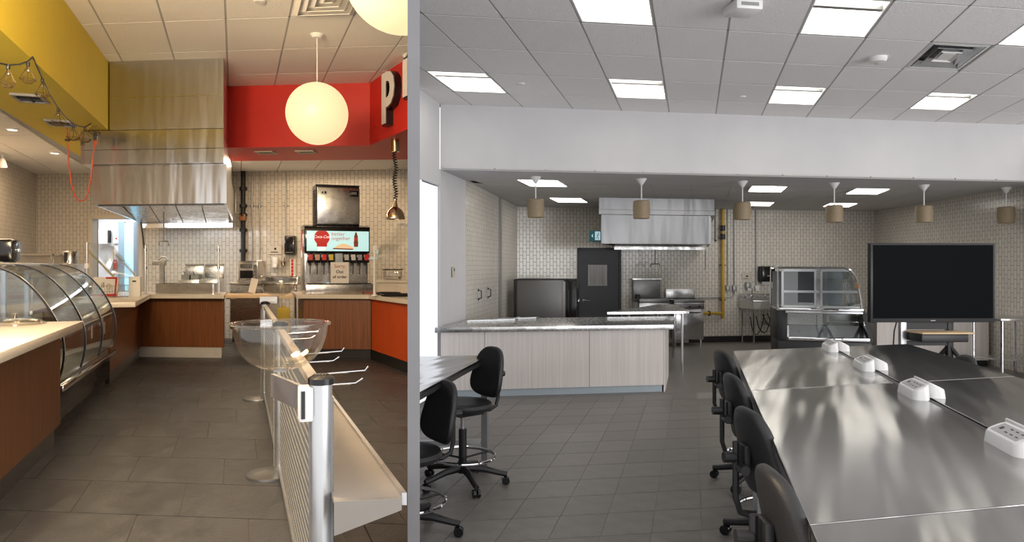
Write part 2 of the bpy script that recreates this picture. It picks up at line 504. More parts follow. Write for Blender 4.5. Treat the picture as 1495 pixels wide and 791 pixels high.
m_ad_rose = mat('poster_rose', (0.5, 0.25, 0.22), 0.4, emit=0.3, ecol=(0.75, 0.35, 0.30))
m_ad_tan = mat('poster_tan', (0.7, 0.5, 0.3), 0.4, emit=0.45, ecol=(0.9, 0.65, 0.4))
m_ad_brown = mat('poster_brown', (0.2, 0.04, 0.02), 0.4, emit=0.12, ecol=(0.5, 0.1, 0.05))
m_teal = mat('exit_teal', (0.03, 0.12, 0.14), 0.4, emit=0.12, ecol=(0.10, 0.42, 0.50))
m_exit_white = mat('exit_pictogram', (0.6, 0.8, 0.85), 0.4, emit=0.55, ecol=(0.62, 0.86, 0.95))
m_bluedoor = mat('blue_grey_door', (0.20, 0.28, 0.36), 0.5, var=0.03)
m_mustard = mat('mustard_plastic', (0.55, 0.40, 0.04), 0.5, var=0.05)
m_beige = mat('beige_plastic', (0.55, 0.50, 0.42), 0.5, var=0.03)
m_amber = mat('amber_wood', (0.30, 0.13, 0.05), 0.45, var=0.1)

# ================================================================== THE SETTING
FL = 0.30                                       # floor level of the left hall (the servery)
V2 = lambda x, y: Vector((x, y, 0))
dL, eL = V2(-0.347, 1), V2(1, -0.094)           # the servery runs along dL and across along eL
dR, eR = V2(0.323, 1), V2(1, 0.151)             # the right hall
ROT_L = math.atan2(0.347, 1)                    # things set square with the servery's length
ROT_R = -math.atan2(0.323, 1)
ROT_RX = math.atan2(0.151, 1)

def side(p):                                    # >0 right hall, <0 left hall
    return PN.dot(Vector((p[0], p[1], 0)))

def lattice(parent, P0, a, b, ni, nj, z0, z1, material, gap, name, half, shift=None, keep=None):
    """tiles between the lines P0 + i*a and P0 + j*b, each an object under parent"""
    ua, ub = a.normalized()*gap/2, b.normalized()*gap/2
    shared = None
    pl = rootmat(parent).translation
    made = []
    for j in range(*nj):
        for i in range(*ni):
            o0 = P0 + a*(i + (shift(j) if shift else 0)) + b*j
            q = [o0+ua+ub, o0+a-ua+ub, o0+a+b-ua-ub, o0+b+ua-ub]
            ctr = (q[0]+q[2])/2
            if keep and not keep(ctr): continue
            sd = [side(p)*half for p in q]
            if max(sd) <= PT: continue
            if min(sd) > PT:
                if shared is None:
                    shared = MB().prism([(p-ctr)[:2] for p in q], z0, z1).mesh(name, material, None, 0)
                t = bpy.data.objects.new(name, shared)
                C.objects.link(t); t.parent = parent
                t.location = ctr - Vector((pl.x, pl.y, pl.z))
            else:
                mb = MB().prism([p[:2] for p in q], z0, z1)
                (cut_right if half > 0 else cut_left)(mb)
                if not mb.bm.faces: continue
                t = obj(name, mb, material, parent, True, 0)
            made.append(t)
    return made

def lattice_bars(parent, P0, a, b, ni, nj, z0, z1, material, w_, half, name='grid_bar'):
    for i in range(ni[0], ni[1]+1):
        p, q = P0+a*i+b*nj[0], P0+a*i+b*nj[1]
        u = a.normalized()*w_/2
        mb = MB().prism([(p-u)[:2], (p+u)[:2], (q+u)[:2], (q-u)[:2]], z0, z1)
        (cut_right if half > 0 else cut_left)(mb)
        if mb.bm.faces: obj(name, mb, material, parent, True, 0)
    for j in range(nj[0], nj[1]+1):
        p, q = P0+a*ni[0]+b*j, P0+a*ni[1]+b*j
        u = b.normalized()*w_/2
        mb = MB().prism([(p-u)[:2], (p+u)[:2], (q+u)[:2], (q-u)[:2]], z0, z1)
        (cut_right if half > 0 else cut_left)(mb)
        if mb.bm.faces: obj(name, mb, material, parent, True, 0)

def wall(name, p0, p1, z0, z1, th, material, holes=()):
    """upright wall from p0 to p1 (its face), thickness th behind it; local x runs along the wall"""
    d = Vector((p1[0]-p0[0], p1[1]-p0[1], 0)); ln = d.length
    rz = math.atan2(d.y, d.x)
    mb = MB()
    xs = sorted({0, ln} | {h[0] for h in holes} | {h[1] for h in holes})
    for xa, xb in zip(xs, xs[1:]):
        hs = [h for h in holes if h[0] <= xa+1e-6 and h[1] >= xb-1e-6]
        if not hs: mb.box(xa, xb, 0, th, 0, z1-z0)
        for h in hs:
            if h[2] > z0+1e-4: mb.box(xa, xb, 0, th, 0, h[2]-z0)
            if h[3] < z1-1e-4: mb.box(xa, xb, 0, th, h[3]-z0, z1-z0)
    me = mb.mesh(name, material, None, 0)
    o = bpy.data.objects.new(name, me); C.objects.link(o)
    o.location = (p0[0], p0[1], z0); o.rotation_euler = (0, 0, rz)
    ROOTM[o.name] = Matrix.Translation(o.location) @ Matrix.Rotation(rz, 4, 'Z')
    o['kind'] = 'structure'
    return o

# ---- partition between the two halls
pa, pb = PDIR*(2.4/PDIR.y), PDIR*(17.5/PDIR.y)
struct('wall_partition', MB().prism([(pa-PN*PT)[:2], (pa+PN*PT)[:2], (pb+PN*PT)[:2], (pb-PN*PT)[:2]], -0.05, 4.6), m_grey_paint)
def on_part(Y, half):                            # point on the partition's face
    p = PDIR*(Y/PDIR.y) + PN*PT*half
    return V2(p.x, p.y)

# ---------------------------------------------------------------- left hall shell
LZC, LZL = 4.25, 3.40                            # main and low ceiling
def backL(X): return 12.6 - 0.094*(X+2.9)
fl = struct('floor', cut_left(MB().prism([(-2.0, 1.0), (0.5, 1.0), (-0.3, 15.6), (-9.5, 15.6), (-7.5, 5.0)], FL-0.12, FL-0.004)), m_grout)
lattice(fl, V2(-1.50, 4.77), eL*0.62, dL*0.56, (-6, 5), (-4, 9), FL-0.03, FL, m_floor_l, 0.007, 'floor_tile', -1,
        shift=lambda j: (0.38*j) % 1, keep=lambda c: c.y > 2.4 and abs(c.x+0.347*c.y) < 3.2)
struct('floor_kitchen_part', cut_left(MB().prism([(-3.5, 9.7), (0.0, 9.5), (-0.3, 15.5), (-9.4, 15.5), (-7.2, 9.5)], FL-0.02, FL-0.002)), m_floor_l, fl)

cl = struct('ceiling', cut_left(MB().prism([(-6.3, 9.9), (-3.3, 3.2), (0.5, 3.2), (0.0, 9.9)], LZC+0.021, LZC+0.08)), m_grid)
lattice(cl, V2(-2.97, 8.28), eL*0.69, dL*1.06, (-4, 6), (-5, 2), LZC, LZC+0.02, m_ceil_tile_l, 0.022, 'ceiling_tile', -1)
lattice_bars(cl, V2(-2.97, 8.28), eL*0.69, dL*1.06, (-4, 6), (-5, 2), LZC+0.003, LZC+0.02, m_grid, 0.024, -1)
cl2 = struct('ceiling_low_side', MB().prism([(-7.2, 5.0), (-4.35, 4.7), (-6.95, 13.2), (-9.0, 13.4)], LZL+0.021, LZL+0.06), m_grid)
lattice(cl2, V2(-6.2, 10.2), eL*0.69, dL*1.06, (-3, 2), (-4, 3), LZL, LZL+0.02, m_ceil_tile_l, 0.018, 'ceiling_tile', -1,
        keep=lambda c: c.x < -5.19-0.306*(c.y-7.52)-0.2 and c.x > -8.35-0.347*(c.y-13.1)-0.2 and c.y < 13)
cl3 = struct('ceiling_low_back', cut_left(MB().prism([(-4.6, 13.0), (-4.0, 11.0), (-0.4, 10.7), (-0.5, 13.0)], LZL+0.021, LZL+0.06)), m_grid)
lattice(cl3, V2(-2.97, 10.8), eL*0.69, dL*0.95, (-2, 4), (-1, 2), LZL, LZL+0.02, m_ceil_tile_l, 0.018, 'ceiling_tile', -1,
        keep=lambda c: 10.9 < c.y < 12.7)

bx0, bx1 = -8.40, -1.10
L0 = (bx0, backL(bx0)); L1 = (bx1, backL(bx1))
s_of = lambda X: (X-bx0)*math.hypot(1, 0.094)
DOORX = (-7.18, -6.25)
wall('wall_back_servery', L0, L1, FL, LZL+0.02, 0.12, m_tile_l, [(s_of(DOORX[0]), s_of(DOORX[1]), FL, 2.55)])
wl = wall('wall_left_servery', (-5.55, 5.0), (-8.36, 13.14), FL, LZL+0.02, 0.12, m_tile_l)

# yellow and red bulkheads
yi = lambda Y: -4.64-0.318*(Y-8.72)
yo = lambda Y: -5.19-0.306*(Y-7.52)
struct('wall_yellow_bulkhead', MB().prism([(yi(3.5), 3.5), (yi(12.8), 12.8), (yo(12.8), 12.8), (yo(3.5), 3.5)], 3.38, LZC), m_yellow)
RS = [(-3.95, 9.96), (-1.46, 9.73), (-0.70, 8.36), (-0.86, 11.0), (-4.25, 11.2)]
struct('wall_red_bulkhead', cut_left(MB().prism(RS, 3.36, LZC)), m_red)

# doorway to the room behind, with its frame and the daylit space beyond
s0 = L0
def bw(X, off=0.0, z=0.0):                       # point on the servery's back wall, off metres in front of it
    return Vector((X-0.094*off, backL(X)-off, z))
ang = -math.atan(0.094)
dm = MB()
for X in (DOORX[0]-0.03, DOORX[1]+0.03):
    dm.cbox(bw(X, 0.0, FL+1.14), (0.07, 0.16, 2.28), ang)
dm.cbox(bw(sum(DOORX)/2, 0.0, 2.57), (1.06, 0.16, 0.07), ang)
d1 = struct('door_1', dm, m_beige)
struct('door_leaf', MB().box(0, 0.04, 0, 0.86, FL, 2.52, 0, Matrix.Translation(bw(DOORX[1]-0.06, -0.12)) @ Matrix.Rotation(R(36), 4, 'Z')), m_bluedoor, d1)
struct('door_glazing', MB().cbox(bw(-7.36, -1.4, FL+1.15), (0.20, 0.02, 2.2), ang), m_blue_glow, d1)
struct('door_side_frame', MB().cbox(bw(-7.53, -1.42, FL+1.15), (0.14, 0.05, 2.25), ang).cbox(bw(-7.2, -1.42, FL+1.15), (0.10, 0.05, 2.25), ang), m_bluedoor, d1)
struct('wall_back_room', MB().cbox(bw(-7.9, -1.6, FL+1.3), (3.8, 0.08, 2.6), ang), m_white_wall)
struct('ceiling_back_room', MB().cbox(bw(-7.9, -0.9, FL+2.62), (3.8, 1.5, 0.06), ang), m_white_wall)
d = bpy.data.lights.new('back_room_lamp', 'AREA'); d.shape = 'RECTANGLE'; d.size = 1.6; d.size_y = 0.5; d.energy = 45; d.color = (0.95, 0.98, 1)
o = bpy.data.objects.new('back_room_lamp', d); C.objects.link(o); o.location = bw(-7.5, -0.8, 2.84)

# ---------------------------------------------------------------- right hall shell
RZC, RZK = 3.69, 2.875
def backR(X): return 14.03 + 0.151*X
flr = struct('floor_hall', cut_right(MB().prism([(-1.8, 1.0), (9.0, 1.0), (13, 16.5), (-2.2, 16.5)], -0.12, -0.004)), m_grout_r)
def keep_fr(c):
    return 3.5 < c.y < 8.7 and c.x < 3.2
fr_tiles = lattice(flr, V2(0.456, 4.135), eR*0.325, dR*0.385, (-6, 12), (-3, 13), -0.03, 0, m_floor_r, 0.005, 'floor_tile', 1, keep=keep_fr)
jfar = 12
p_ = V2(0.456, 4.135)
# the far floor, where single tiles can no longer be told apart, and the floor under the tables
def far_mat():
    m, N, L, P = principled('floor_tiles_far')
    tc = N.new('ShaderNodeTexCoord'); br = N.new('ShaderNodeTexBrick'); br.offset = 0
    br.inputs['Scale'].default_value = 1; br.inputs['Brick Width'].default_value = 0.325; br.inputs['Row Height'].default_value = 0.385
    br.inputs['Mortar Size'].default_value = 0.004
    for k, c in (('Color1', (0.19, 0.176, 0.16)), ('Color2', (0.178, 0.164, 0.15)), ('Mortar', (0.22, 0.205, 0.19))): br.inputs[k].default_value = (*c, 1)
    mp = N.new('ShaderNodeMapping'); mp.inputs['Rotation'].default_value = (0, 0, R(13))
    L.new(tc.outputs['Object'], mp.inputs[0]); L.new(mp.outputs[0], br.inputs['Vector']); L.new(br.outputs['Color'], P.inputs['Base Color'])
    P.inputs['Roughness'].default_value = 0.42
    return m
m_far = far_mat()
struct('floor_far_part', cut_right(MB().prism([(-1.8, 8.2), (3.4, 9.0), (12.9, 10.4), (12.9, 16.4), (-2.2, 16.4)], -0.03, -0.0015)), m_far, flr)
struct('floor_side_part', MB().prism([(3.3, 1.0), (8.9, 1.0), (12.8, 10.3), (3.3, 8.9)], -0.03, -0.0015), m_far, flr)

# main ceiling with its grid, lights later
RC0 = V2(3.27-0.323*0.69, 8.52)                   # lattice corner on line 0
ra, rb = eR*0.655, dR*0.86
clr = struct('ceiling_hall', cut_right(MB().prism([(-0.9, 3.0), (7.0, 3.0), (11.5, 10.4), (-0.9, 8.9)], RZC+0.09, RZC+0.13)), m_grid)
LIGHT_CELLS = {(c_, r_) for c_ in (-5, -2, 1, 4, 7) for r_ in (-1, -4)} | {(c_, -7) for c_ in (-2, 1, 4)}
DIFF_CELL = (3, -3)
def keep_cr(i, j): return (i, j) not in LIGHT_CELLS and (i, j) != DIFF_CELL
def cell(i, j): return RC0 + ra*(i+0.5) + rb*(j+0.5)
cells_out = [cell(i, j) for (i, j) in list(LIGHT_CELLS)+[DIFF_CELL]]
lattice(clr, RC0, ra, rb, (-9, 10), (-6, 1), RZC, RZC+0.02, m_ceil_tile, 0.02, 'ceiling_tile', 1,
        keep=lambda c: min((c-q).length for q in cells_out) > 0.2 and c.x < 11)
lattice_bars(clr, RC0, ra, rb, (-9, 10), (-6, 1), RZC+0.002, RZC+0.02, m_grid, 0.022, 1)
# kitchen ceiling
clk = struct('ceiling_kitchen', cut_right(MB().prism([(-0.6, 9.3), (9.5, 10.6), (9.8, 15.9), (-0.3, 14.6)], RZK+0.05, RZK+0.09)), m_grid)
KC0 = V2(1.21, 9.66); ka, kb = eR*0.655, dR*0.86
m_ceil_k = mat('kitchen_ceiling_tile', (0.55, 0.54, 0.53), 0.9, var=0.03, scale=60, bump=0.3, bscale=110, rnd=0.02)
KL_CELLS = []
kcell = lambda i, j: KC0 + ka*(i+0.5) + kb*(j+0.5)
kout = []
lattice(clk, KC0, ka, kb, (-6, 13), (-1, 6), RZK, RZK+0.02, m_ceil_k, 0.014, 'ceiling_tile', 1,
        keep=lambda c: -0.2 < c.x < 9.9 and c.y < backR(c.x)-0.05 and c.y > 8.9+0.151*c.x)
lattice_bars(clk, KC0, ka, kb, (-3, 13), (0, 5), RZK+0.002, RZK+0.02, m_grid, 0.016, 1)

# bulkhead, jamb, side wall, kitchen walls
bf = lambda X: 8.65+0.151*(X+0.407)
bb = lambda X: 9.76+0.151*(X+0.098)
struct('wall_bulkhead', MB().prism([(-0.407, bf(-0.407)), (10.4, bf(10.4)), (10.7, bb(10.7)), (-0.098, bb(-0.098))], 2.865, RZC+0.03), m_white_wall)
jw = MB().prism([(-0.407, 8.65), (-0.098, 9.76), (-0.64, 9.68), (-0.64, 8.62)], 0, 2.865)
cut_right(jw)
struct('wall_jamb', jw, m_white_wall)
# side wall towards the partition: lintel over an added panel, its glow standing in for the sunlit wall
sw = lambda Y: -0.407+0.276*(Y-8.65)
lw = MB()
lw.prism([(sw(8.62), 8.62), (sw(7.6), 7.6), (sw(7.6)-0.03, 7.6), (sw(8.62)-0.03, 8.62)], 2.66, RZC+0.02)
struct('wall_left_hall', cut_right(lw), m_white_wall)
struct('glow_panel', cut_right(MB().prism([(sw(8.60)-0.02, 8.60), (sw(7.6)-0.02, 7.6), (sw(7.6)-0.04, 7.6), (sw(8.60)-0.04, 8.60)], 0.05, 2.64)), m_glow_panel)
wall('wall_back_kitchen', (0.90, backR(0.90)), (9.08, backR(9.08)), 0, RZK+0.02, 0.12, m_tile_r)
wall('wall_left_kitchen', (-0.098, 9.77), (0.93, backR(0.93)+0.02), 0, RZK+0.02, 0.10, m_tile_r)
wall('wall_right_kitchen', (9.04, backR(9.04)+0.02), (8.30, 9.0), 0, RZK+0.3, 0.12, m_tile_r)
bbr = MB().prism([(4.65, backR(4.65)-0.015), (9.0, backR(9.0)-0.015), (9.0, backR(9.0)+0.0), (4.65, backR(4.65)+0.0)], 0, 0.13)
struct('baseboard_back', bbr, m_black)
# corner guard strip on the kitchen's left wall
cg = Wp(734, 400, 1)
struct('trim_1', MB().cbox((0.50, 12.22, 1.45), (0.03, 0.05, 2.85), -R(14)), m_pipe_grey)

# ================================================================== LEFT HALL: THINGS
CT = 1.235                                       # worktop level
def poly_in(pts, k):                             # shrink a polygon towards its middle
    c = Vector((sum(p[0] for p in pts)/len(pts), sum(p[1] for p in pts)/len(pts)))
    return [(c.x+(p[0]-c.x)*k, c.y+(p[1]-c.y)*k) for p in pts]

def base_thing(name, label, cat, pts, z, group=None):
    c = (sum(p[0] for p in pts)/len(pts), sum(p[1] for p in pts)/len(pts), z)
    return thing(name, label, cat, c, 0, group)

# ---- extractor hood
dH = V2(-0.32, 1)
def skew_box(mb, xl, xr, yf, depth, z0, z1, d=dH, k=-0.094, x0=-4.64):
    """block whose front runs across the hall and whose sides run along d"""
    f = lambda X: yf + k*(X-x0)
    a, b = V2(xl, f(xl)), V2(xr, f(xr))
    return mb.prism([a[:2], b[:2], (b+d*depth)[:2], (a+d*depth)[:2]], z0, z1)
h = thing('extractor_hood', 'tall brushed steel extractor hood reaching the ceiling beside yellow bulkhead', 'hood', (-4.2, 9.2, 2.43))
obj('duct_cover', skew_box(MB(), -4.62, -3.12, 8.72, 3.9, 3.375, LZC-0.002), m_duct_l, h, True, 0)
mb = MB()
for z in (3.78,): skew_box(mb, -4.625, -3.115, 8.715, 0.02, z, z+0.012)
obj('seam', mb, m_steel, h, True, 0)
obj('upper_band', skew_box(MB(), -5.0, -3.11, 8.70, 3.75, 3.125, 3.365), m_hood_l, h, True, 0)
obj('lower_band', skew_box(MB(), -5.0, -3.11, 8.705, 3.75, 2.945, 3.12), m_hood_l, h, True, 0)
mb = MB()                                         # canopy: open box
skew_box(mb, -4.90, -3.11, 8.80, 0.03, 2.44, 2.94)
f = lambda X, yf=8.80: yf-0.094*(X+4.64)
for xa in (-4.90, -3.14):
    mb.prism([(xa, f(xa)), (xa+0.03, f(xa)), (xa+0.03+dH.x*3.6, f(xa)+3.6), (xa+dH.x*3.6, f(xa)+3.6)], 2.44, 2.94)
obj('canopy', mb, m_hood_l, h, True, 0)
mb = MB()
a, b = V2(-4.85, f(-4.85)+0.05), V2(-3.16, f(-3.16)+0.05)
mb.extv([Vector((a.x, a.y, 2.42)), Vector((a.x-0.35, a.y+1.2, 2.62)), Vector((a.x-0.35, a.y+1.2, 2.66)), Vector((a.x, a.y, 2.46))], (0, 0, 0), b-a)
obj('gutter', mb, m_dark_steel, h, True, 0)
for k in range(4):
    p = a + (b-a)*(k/4) + dH*1.25; q = a + (b-a)*((k+0.96)/4) + dH*1.25
    mb = MB().extv([Vector((p.x, p.y, 2.66)), Vector((p.x-0.75, p.y+2.2, 2.40)), Vector((p.x-0.75, p.y+2.2, 2.43)), Vector((p.x, p.y, 2.69))], (0, 0, 0), q-p)
    obj('grease_filter', mb, m_steel, h, True, 0)
mb = MB()
p, q = a+dH*3.4, b+dH*3.4
mb.prism([p[:2], q[:2], (q+dH*0.1)[:2], (p+dH*0.1)[:2]], 2.33, 2.44)
obj('rear_lip', mb, m_steel, h, True, 0)
mb = MB()
p = a + dH*3.3
mb.extv([Vector((p.x, p.y, 2.42)), Vector((p.x-0.1, p.y+0.35, 2.42)), Vector((p.x-0.1, p.y+0.35, 1.9)), ], (0, 0, 0), (0.03, 0, 0))
obj('side_flashing', mb, m_steel, h, True, 0)
# hook hanging below
p = Wp(239, 322, 11.0)
mb = MB().tube([p+Vector((0, 0, 0.14)), p+Vector((0, 0, -0.33))], 0.010, 8)
mb.tube([p+Vector((-0.08, 0, -0.40)), p+Vector((-0.07, 0, -0.33)), p+Vector((0.07, 0, -0.33)), p+Vector((0.08, 0, -0.40))], 0.012, 8)
obj('nozzle_pipe', mb, m_pipe_grey, h, True)

# ---- counters
def counter(name, label, pts, mat_, z1, kick=0.14, kickmat=None, group=None, panels=()):
    t = base_thing(name, label, 'counter', pts, FL, group)
    obj('body', MB().prism(pts, FL+kick, z1), mat_, t, True, 0)
    obj('toe_kick', MB().prism(poly_in(pts, 0.965), FL, FL+kick), kickmat or m_black, t, True, 0)
    return t
near_pts = [(-3.13, 5.20), (-2.30, 2.85), (-4.2, 2.85), (-4.9, 4.60)]
counter('service_counter', 'walnut fronted counter with grey kick board before the display case', near_pts, m_wood, CT-0.06, 0.15, m_dark_steel)
tag(obj('quartz_worktop', MB().prism([(-2.94, 5.17), (-2.08, 2.75), (-4.3, 2.75), (-4.95, 4.52)], CT-0.058, CT, 0.006), m_quartz, None),
    'speckled cream quartz worktop carrying the clear round tray', 'worktop')
left_pts = [(-4.92, 10.15), (-4.13, 7.80), (-4.95, 7.88), (-5.75, 10.24)]
counter('side_counter', 'walnut fronted counter between display case and hood counter', left_pts, m_wood, CT-0.06, 0.14, m_dark_steel)
mid_pts = [(-4.935, 10.156), (-3.64, 10.03), (-3.92, 10.83), (-5.78, 10.95), (-5.74, 10.246)]
counter('hood_counter', 'walnut fronted counter with bright steel kick plate below the hood', mid_pts, m_wood, CT-0.06, 0.155, m_bright_steel)
tag(obj('quartz_worktop', MB().prism([(-3.58, 9.87), (-3.90, 10.88), (-6.0, 11.08), (-4.97, 7.46), (-3.86, 7.84), (-4.70, 9.97)], CT-0.058, CT, 0.006), m_quartz, None),
    'L-shaped speckled cream quartz worktop with the steel well', 'worktop')
rc_pts = [(-2.49, 10.03), (-1.46, 9.93), (-0.73, 8.47), (-1.0, 11.0), (-2.83, 11.0)]
t = base_thing('drinks_counter', 'counter with walnut front and angled orange side panel', 'counter', rc_pts, FL)
obj('body', cut_left(MB().prism(poly_in(rc_pts, 0.97), FL+0.14, CT-0.06)), m_wood, t, True, 0)
obj('toe_kick', cut_left(MB().prism(poly_in(rc_pts, 0.90), FL, FL+0.14)), m_black, t, True, 0)
obj('front_panel', MB().prism([(-2.47, 10.005), (-1.475, 9.91), (-1.475, 9.94), (-2.47, 10.04)], FL+0.14, CT-0.062), m_wood, t, True, 0)
op = obj('side_panel', cut_left(MB().prism([(-1.455, 9.90), (-0.73, 8.44), (-0.70, 8.47), (-1.43, 9.95)], FL+0.14, CT-0.062)), m_orange, t, True, 0)
op['label'] = 'bright orange laminate panel'
tag(obj('quartz_worktop', cut_left(MB().prism([(-2.56, 9.93), (-1.49, 9.83), (-0.74, 8.30), (-0.9, 11.05), (-2.9, 11.05)], CT-0.058, CT, 0.005)), m_quartz, None),
    'angled cream quartz worktop under the soda dispenser', 'worktop')
# lift-up flap between the counters
t = thing('counter_flap', 'pale maple lift-up flap bridging the two walnut counters', 'flap', (-3.05, 10.0, CT-0.05))
obj('leaf', MB().prism([(-3.56, 9.86), (-2.57, 9.80), (-2.77, 10.45), (-3.76, 10.50)], CT-0.05, CT-0.005, 0.005), m_wood_flap, t, True, 0)
obj('hinge', MB().box(-3.60, -3.53, 10.0, 10.3, CT-0.07, CT-0.05), m_chrome, t, True, 0)

# ---- curved glass display case
def arc_profile():
    pts = [(0.0, 0.44), (0.035, 0.60), (0.03, 0.78), (-0.03, 0.95), (-0.13, 1.12), (-0.26, 1.26), (-0.40, 1.335), (-0.52, 1.36)]
    out = []
    for i in range(len(pts)-1):                   # Catmull-Rom smoothing
        p0, p1, p2, p3 = [Vector(pts[max(0, min(len(pts)-1, i+k))]) for k in (-1, 0, 1, 2)]
        for s in (0, 0.34, 0.67):
            out.append(0.5*((2*p1)+(p2-p0)*s+(2*p0-5*p1+4*p2-p3)*s*s+(3*p1-p0-3*p2+p3)*s**3))
    out.append(Vector(pts[-1]))
    return out
t = thing('display_case', 'curved glass deli case with black base behind near quartz counter', 'display case', (-3.25, 5.36, FL), ROT_L)
LN = 2.5
AP = arc_profile()
obj('base', MB().box(-0.84, -0.02, 0, LN, 0.10, 0.40, 0.01), m_black_gloss, t)
obj('plinth', MB().box(-0.80, -0.06, 0.03, LN-0.03, 0, 0.10), m_black, t)
obj('bumper_rail', MB().box(-0.02, 0.045, 0.0, LN, 0.36, 0.41, 0.008), m_chrome, t)
obj('deck', MB().box(-0.80, -0.03, 0.03, LN-0.03, 0.40, 0.44), m_white_lam, t)
for k in range(3):
    ya, yb = LN*k/3+0.03, LN*(k+1)/3-0.03
    obj('front_glass', MB().sheet([[(p.x, ya, p.y) for p in AP], [(p.x, yb, p.y) for p in AP]], 0.008), m_glass_case, t)
for k in range(4):
    y = min(max(LN*k/3, 0.02), LN-0.02)
    mb = MB().sheet([[(p.x+0.004, y-0.014, p.y) for p in AP], [(p.x+0.004, y+0.014, p.y) for p in AP]], 0.014)
    r_ = obj('rib', mb, m_black_gloss, t)
    obj('rib_strip', MB().tube([(p.x+0.011, y, p.y) for p in AP], 0.004, 6), m_chrome, r_)
obj('top', MB().box(-0.84, -0.50, 0, LN, 1.345, 1.375, 0.006), m_steel, t)
for y in (0.012, LN-0.012):
    mb = MB().extv([Vector((p.x-0.01, y, p.y)) for p in AP] + [Vector((-0.80, y, 1.345)), Vector((-0.80, y, 0.44))], (0, -0.004, 0), (0, 0.004, 0))
    obj('end_glass', mb, m_glass_case, t, False, 0)
for z, xf in ((0.72, -0.08), (0.98, -0.20)):
    s_ = obj('glass_shelf', MB().box(-0.74, xf, 0.05, LN-0.05, z, z+0.010), m_glass, t)
    obj('shelf_edge', MB().box(xf, xf+0.02, 0.05, LN-0.05, z-0.012, z+0.018), m_chrome, s_)
for k in range(4):
    y = LN*k/3
    y = min(max(y, 0.05), LN-0.05)
    obj('back_post', MB().box(-0.83, -0.79, y-0.03, y+0.03, 0.40, 1.345), m_alu, t)
for k in range(3):
    obj('sliding_door', MB().box(-0.815, -0.805, LN*k/3+0.05, LN*(k+1)/3-0.05, 0.46, 1.33), m_glass_case, t)
    obj('lamp_tube', MB().tube([(-0.52, LN*k/3+0.12, 1.325), (-0.52, LN*(k+1)/3-0.12, 1.325)], 0.014, 8), m_white, t)
for k, (y, z) in enumerate(((1.62, 0.62), (2.2, 0.66), (2.32, 0.60))):
    obj('price_tag', MB().box(-0.05, -0.045, y, y+0.07, z, z+0.13), m_paper, t)

# black boxy speaker on the case
t = thing('toaster', 'black two-slot toaster on top of the curved display case', 'toaster', Wp(2, 382.0, 7.05), ROT_L)
t.location.z = FL+1.375
ROOTM[t.name] = Matrix.Translation(t.location) @ Matrix.Rotation(ROT_L, 4, 'Z')
obj('shell', MB().box(-0.16, 0.14, -0.14, 0.14, 0.02, 0.25, 0.035), m_black_gloss, t)
for sx in (-0.08, 0.07): obj('foot', MB().box(sx-0.03, sx+0.03, -0.10, 0.10, 0, 0.025), m_black, t)
obj('lever', MB().box(0.14, 0.165, -0.03, 0.03, 0.12, 0.15, 0.004), m_chrome, t)

# clear round tray on the near worktop
p = G(22, 474, CT)
t = thing('cake_tray', 'clear plastic round tray lid on the speckled worktop', 'tray', p)
obj('lid', MB().lathe([(0.0, 0.05), (0.10, 0.048), (0.155, 0.035), (0.175, 0.012), (0.175, 0.006), (0.16, 0.028), (0.10, 0.041), (0.0, 0.043)], 36), m_acrylic, t)
obj('rim', MB().torus((0, 0, 0.008), 0.185, 0.008, 36), m_acrylic, t)
obj('knob', MB().lathe([(0, 0.05), (0.02, 0.05), (0.014, 0.065), (0.022, 0.08), (0, 0.085)], 16), m_acrylic, t)

# steel shelf cabinet behind the case
t = thing('steel_cabinet', 'steel back-bar cabinet with raised shelf behind the display case', 'cabinet', (-6.62, 9.95, FL), 0)
obj('body', MB().box(-0.72, 0.72, 0, 0.6, 0.08, 1.38, 0.006), m_steel, t)
obj('shelf', MB().box(-0.55, 0.50, 0.02, 0.55, 1.50, 1.53), m_steel, t)
obj('shelf_back', MB().box(-0.55, 0.50, 0.53, 0.55, 1.38, 1.50), m_steel, t)
for x in (-0.52, 0.46): obj('shelf_post', MB().box(x, x+0.03, 0.04, 0.07, 1.38, 1.50), m_chrome, t)
for x in (-0.70, -0.22, 0.26): obj('door', MB().box(x, x+0.44, -0.02, 0, 0.14, 1.32, 0.004), m_steel, t)
obj('plinth', MB().box(-0.70, 0.70, 0.03, 0.58, 0, 0.08), m_black, t)
t = thing('coffee_urn', 'small steel coffee urn with black stripe on the back-bar cabinet', 'urn', (-6.02, 10.25, FL+1.38))
obj('tank', MB().lathe([(0.0, 0), (0.11, 0), (0.11, 0.17), (0.10, 0.19), (0, 0.195)], 20), m_steel, t)
obj('gauge', MB().box(-0.02, 0.02, -0.125, -0.10, 0.02, 0.17), m_black, t)
obj('tap', MB().tube([(0.05, -0.10, 0.04), (0.05, -0.15, 0.04), (0.05, -0.16, 0.02)], 0.008, 6), m_chrome, t)

# ---- sneeze guards
def post(mb, p, z0, z1, r=0.014): return mb.cyl((p[0], p[1], z0), (p[0], p[1], z1), r, 10)
t = thing('sneeze_guard', 'clear upright glass screen on steel posts along the hood counter', 'sneeze guard', (-4.2, 9.98, CT))
pA, pB = V2(-4.80, 10.05), V2(-3.70, 9.97)
for p in (pA, pB):
    c_ = obj('post', post(MB(), p, CT, 1.95), m_alu, t, True)
    obj('post_foot', MB().cyl((p.x, p.y, CT), (p.x, p.y, CT+0.012), 0.04, 16), m_chrome, c_, True)
    for z in (1.62, 1.88): obj('clamp', MB().cyl((p.x, p.y, z-0.02), (p.x, p.y, z+0.02), 0.024, 10), m_chrome, c_, True)
obj('glass', MB().prism([pA[:2], pB[:2], (pB+V2(0, 0.008))[:2], (pA+V2(0, 0.008))[:2]], 1.42, 1.97), m_glass, t, True, 0)
t = thing('sneeze_guard', 'slanted glass guard with swing arms at the doorway end', 'sneeze guard', (-4.8, 8.9, CT))
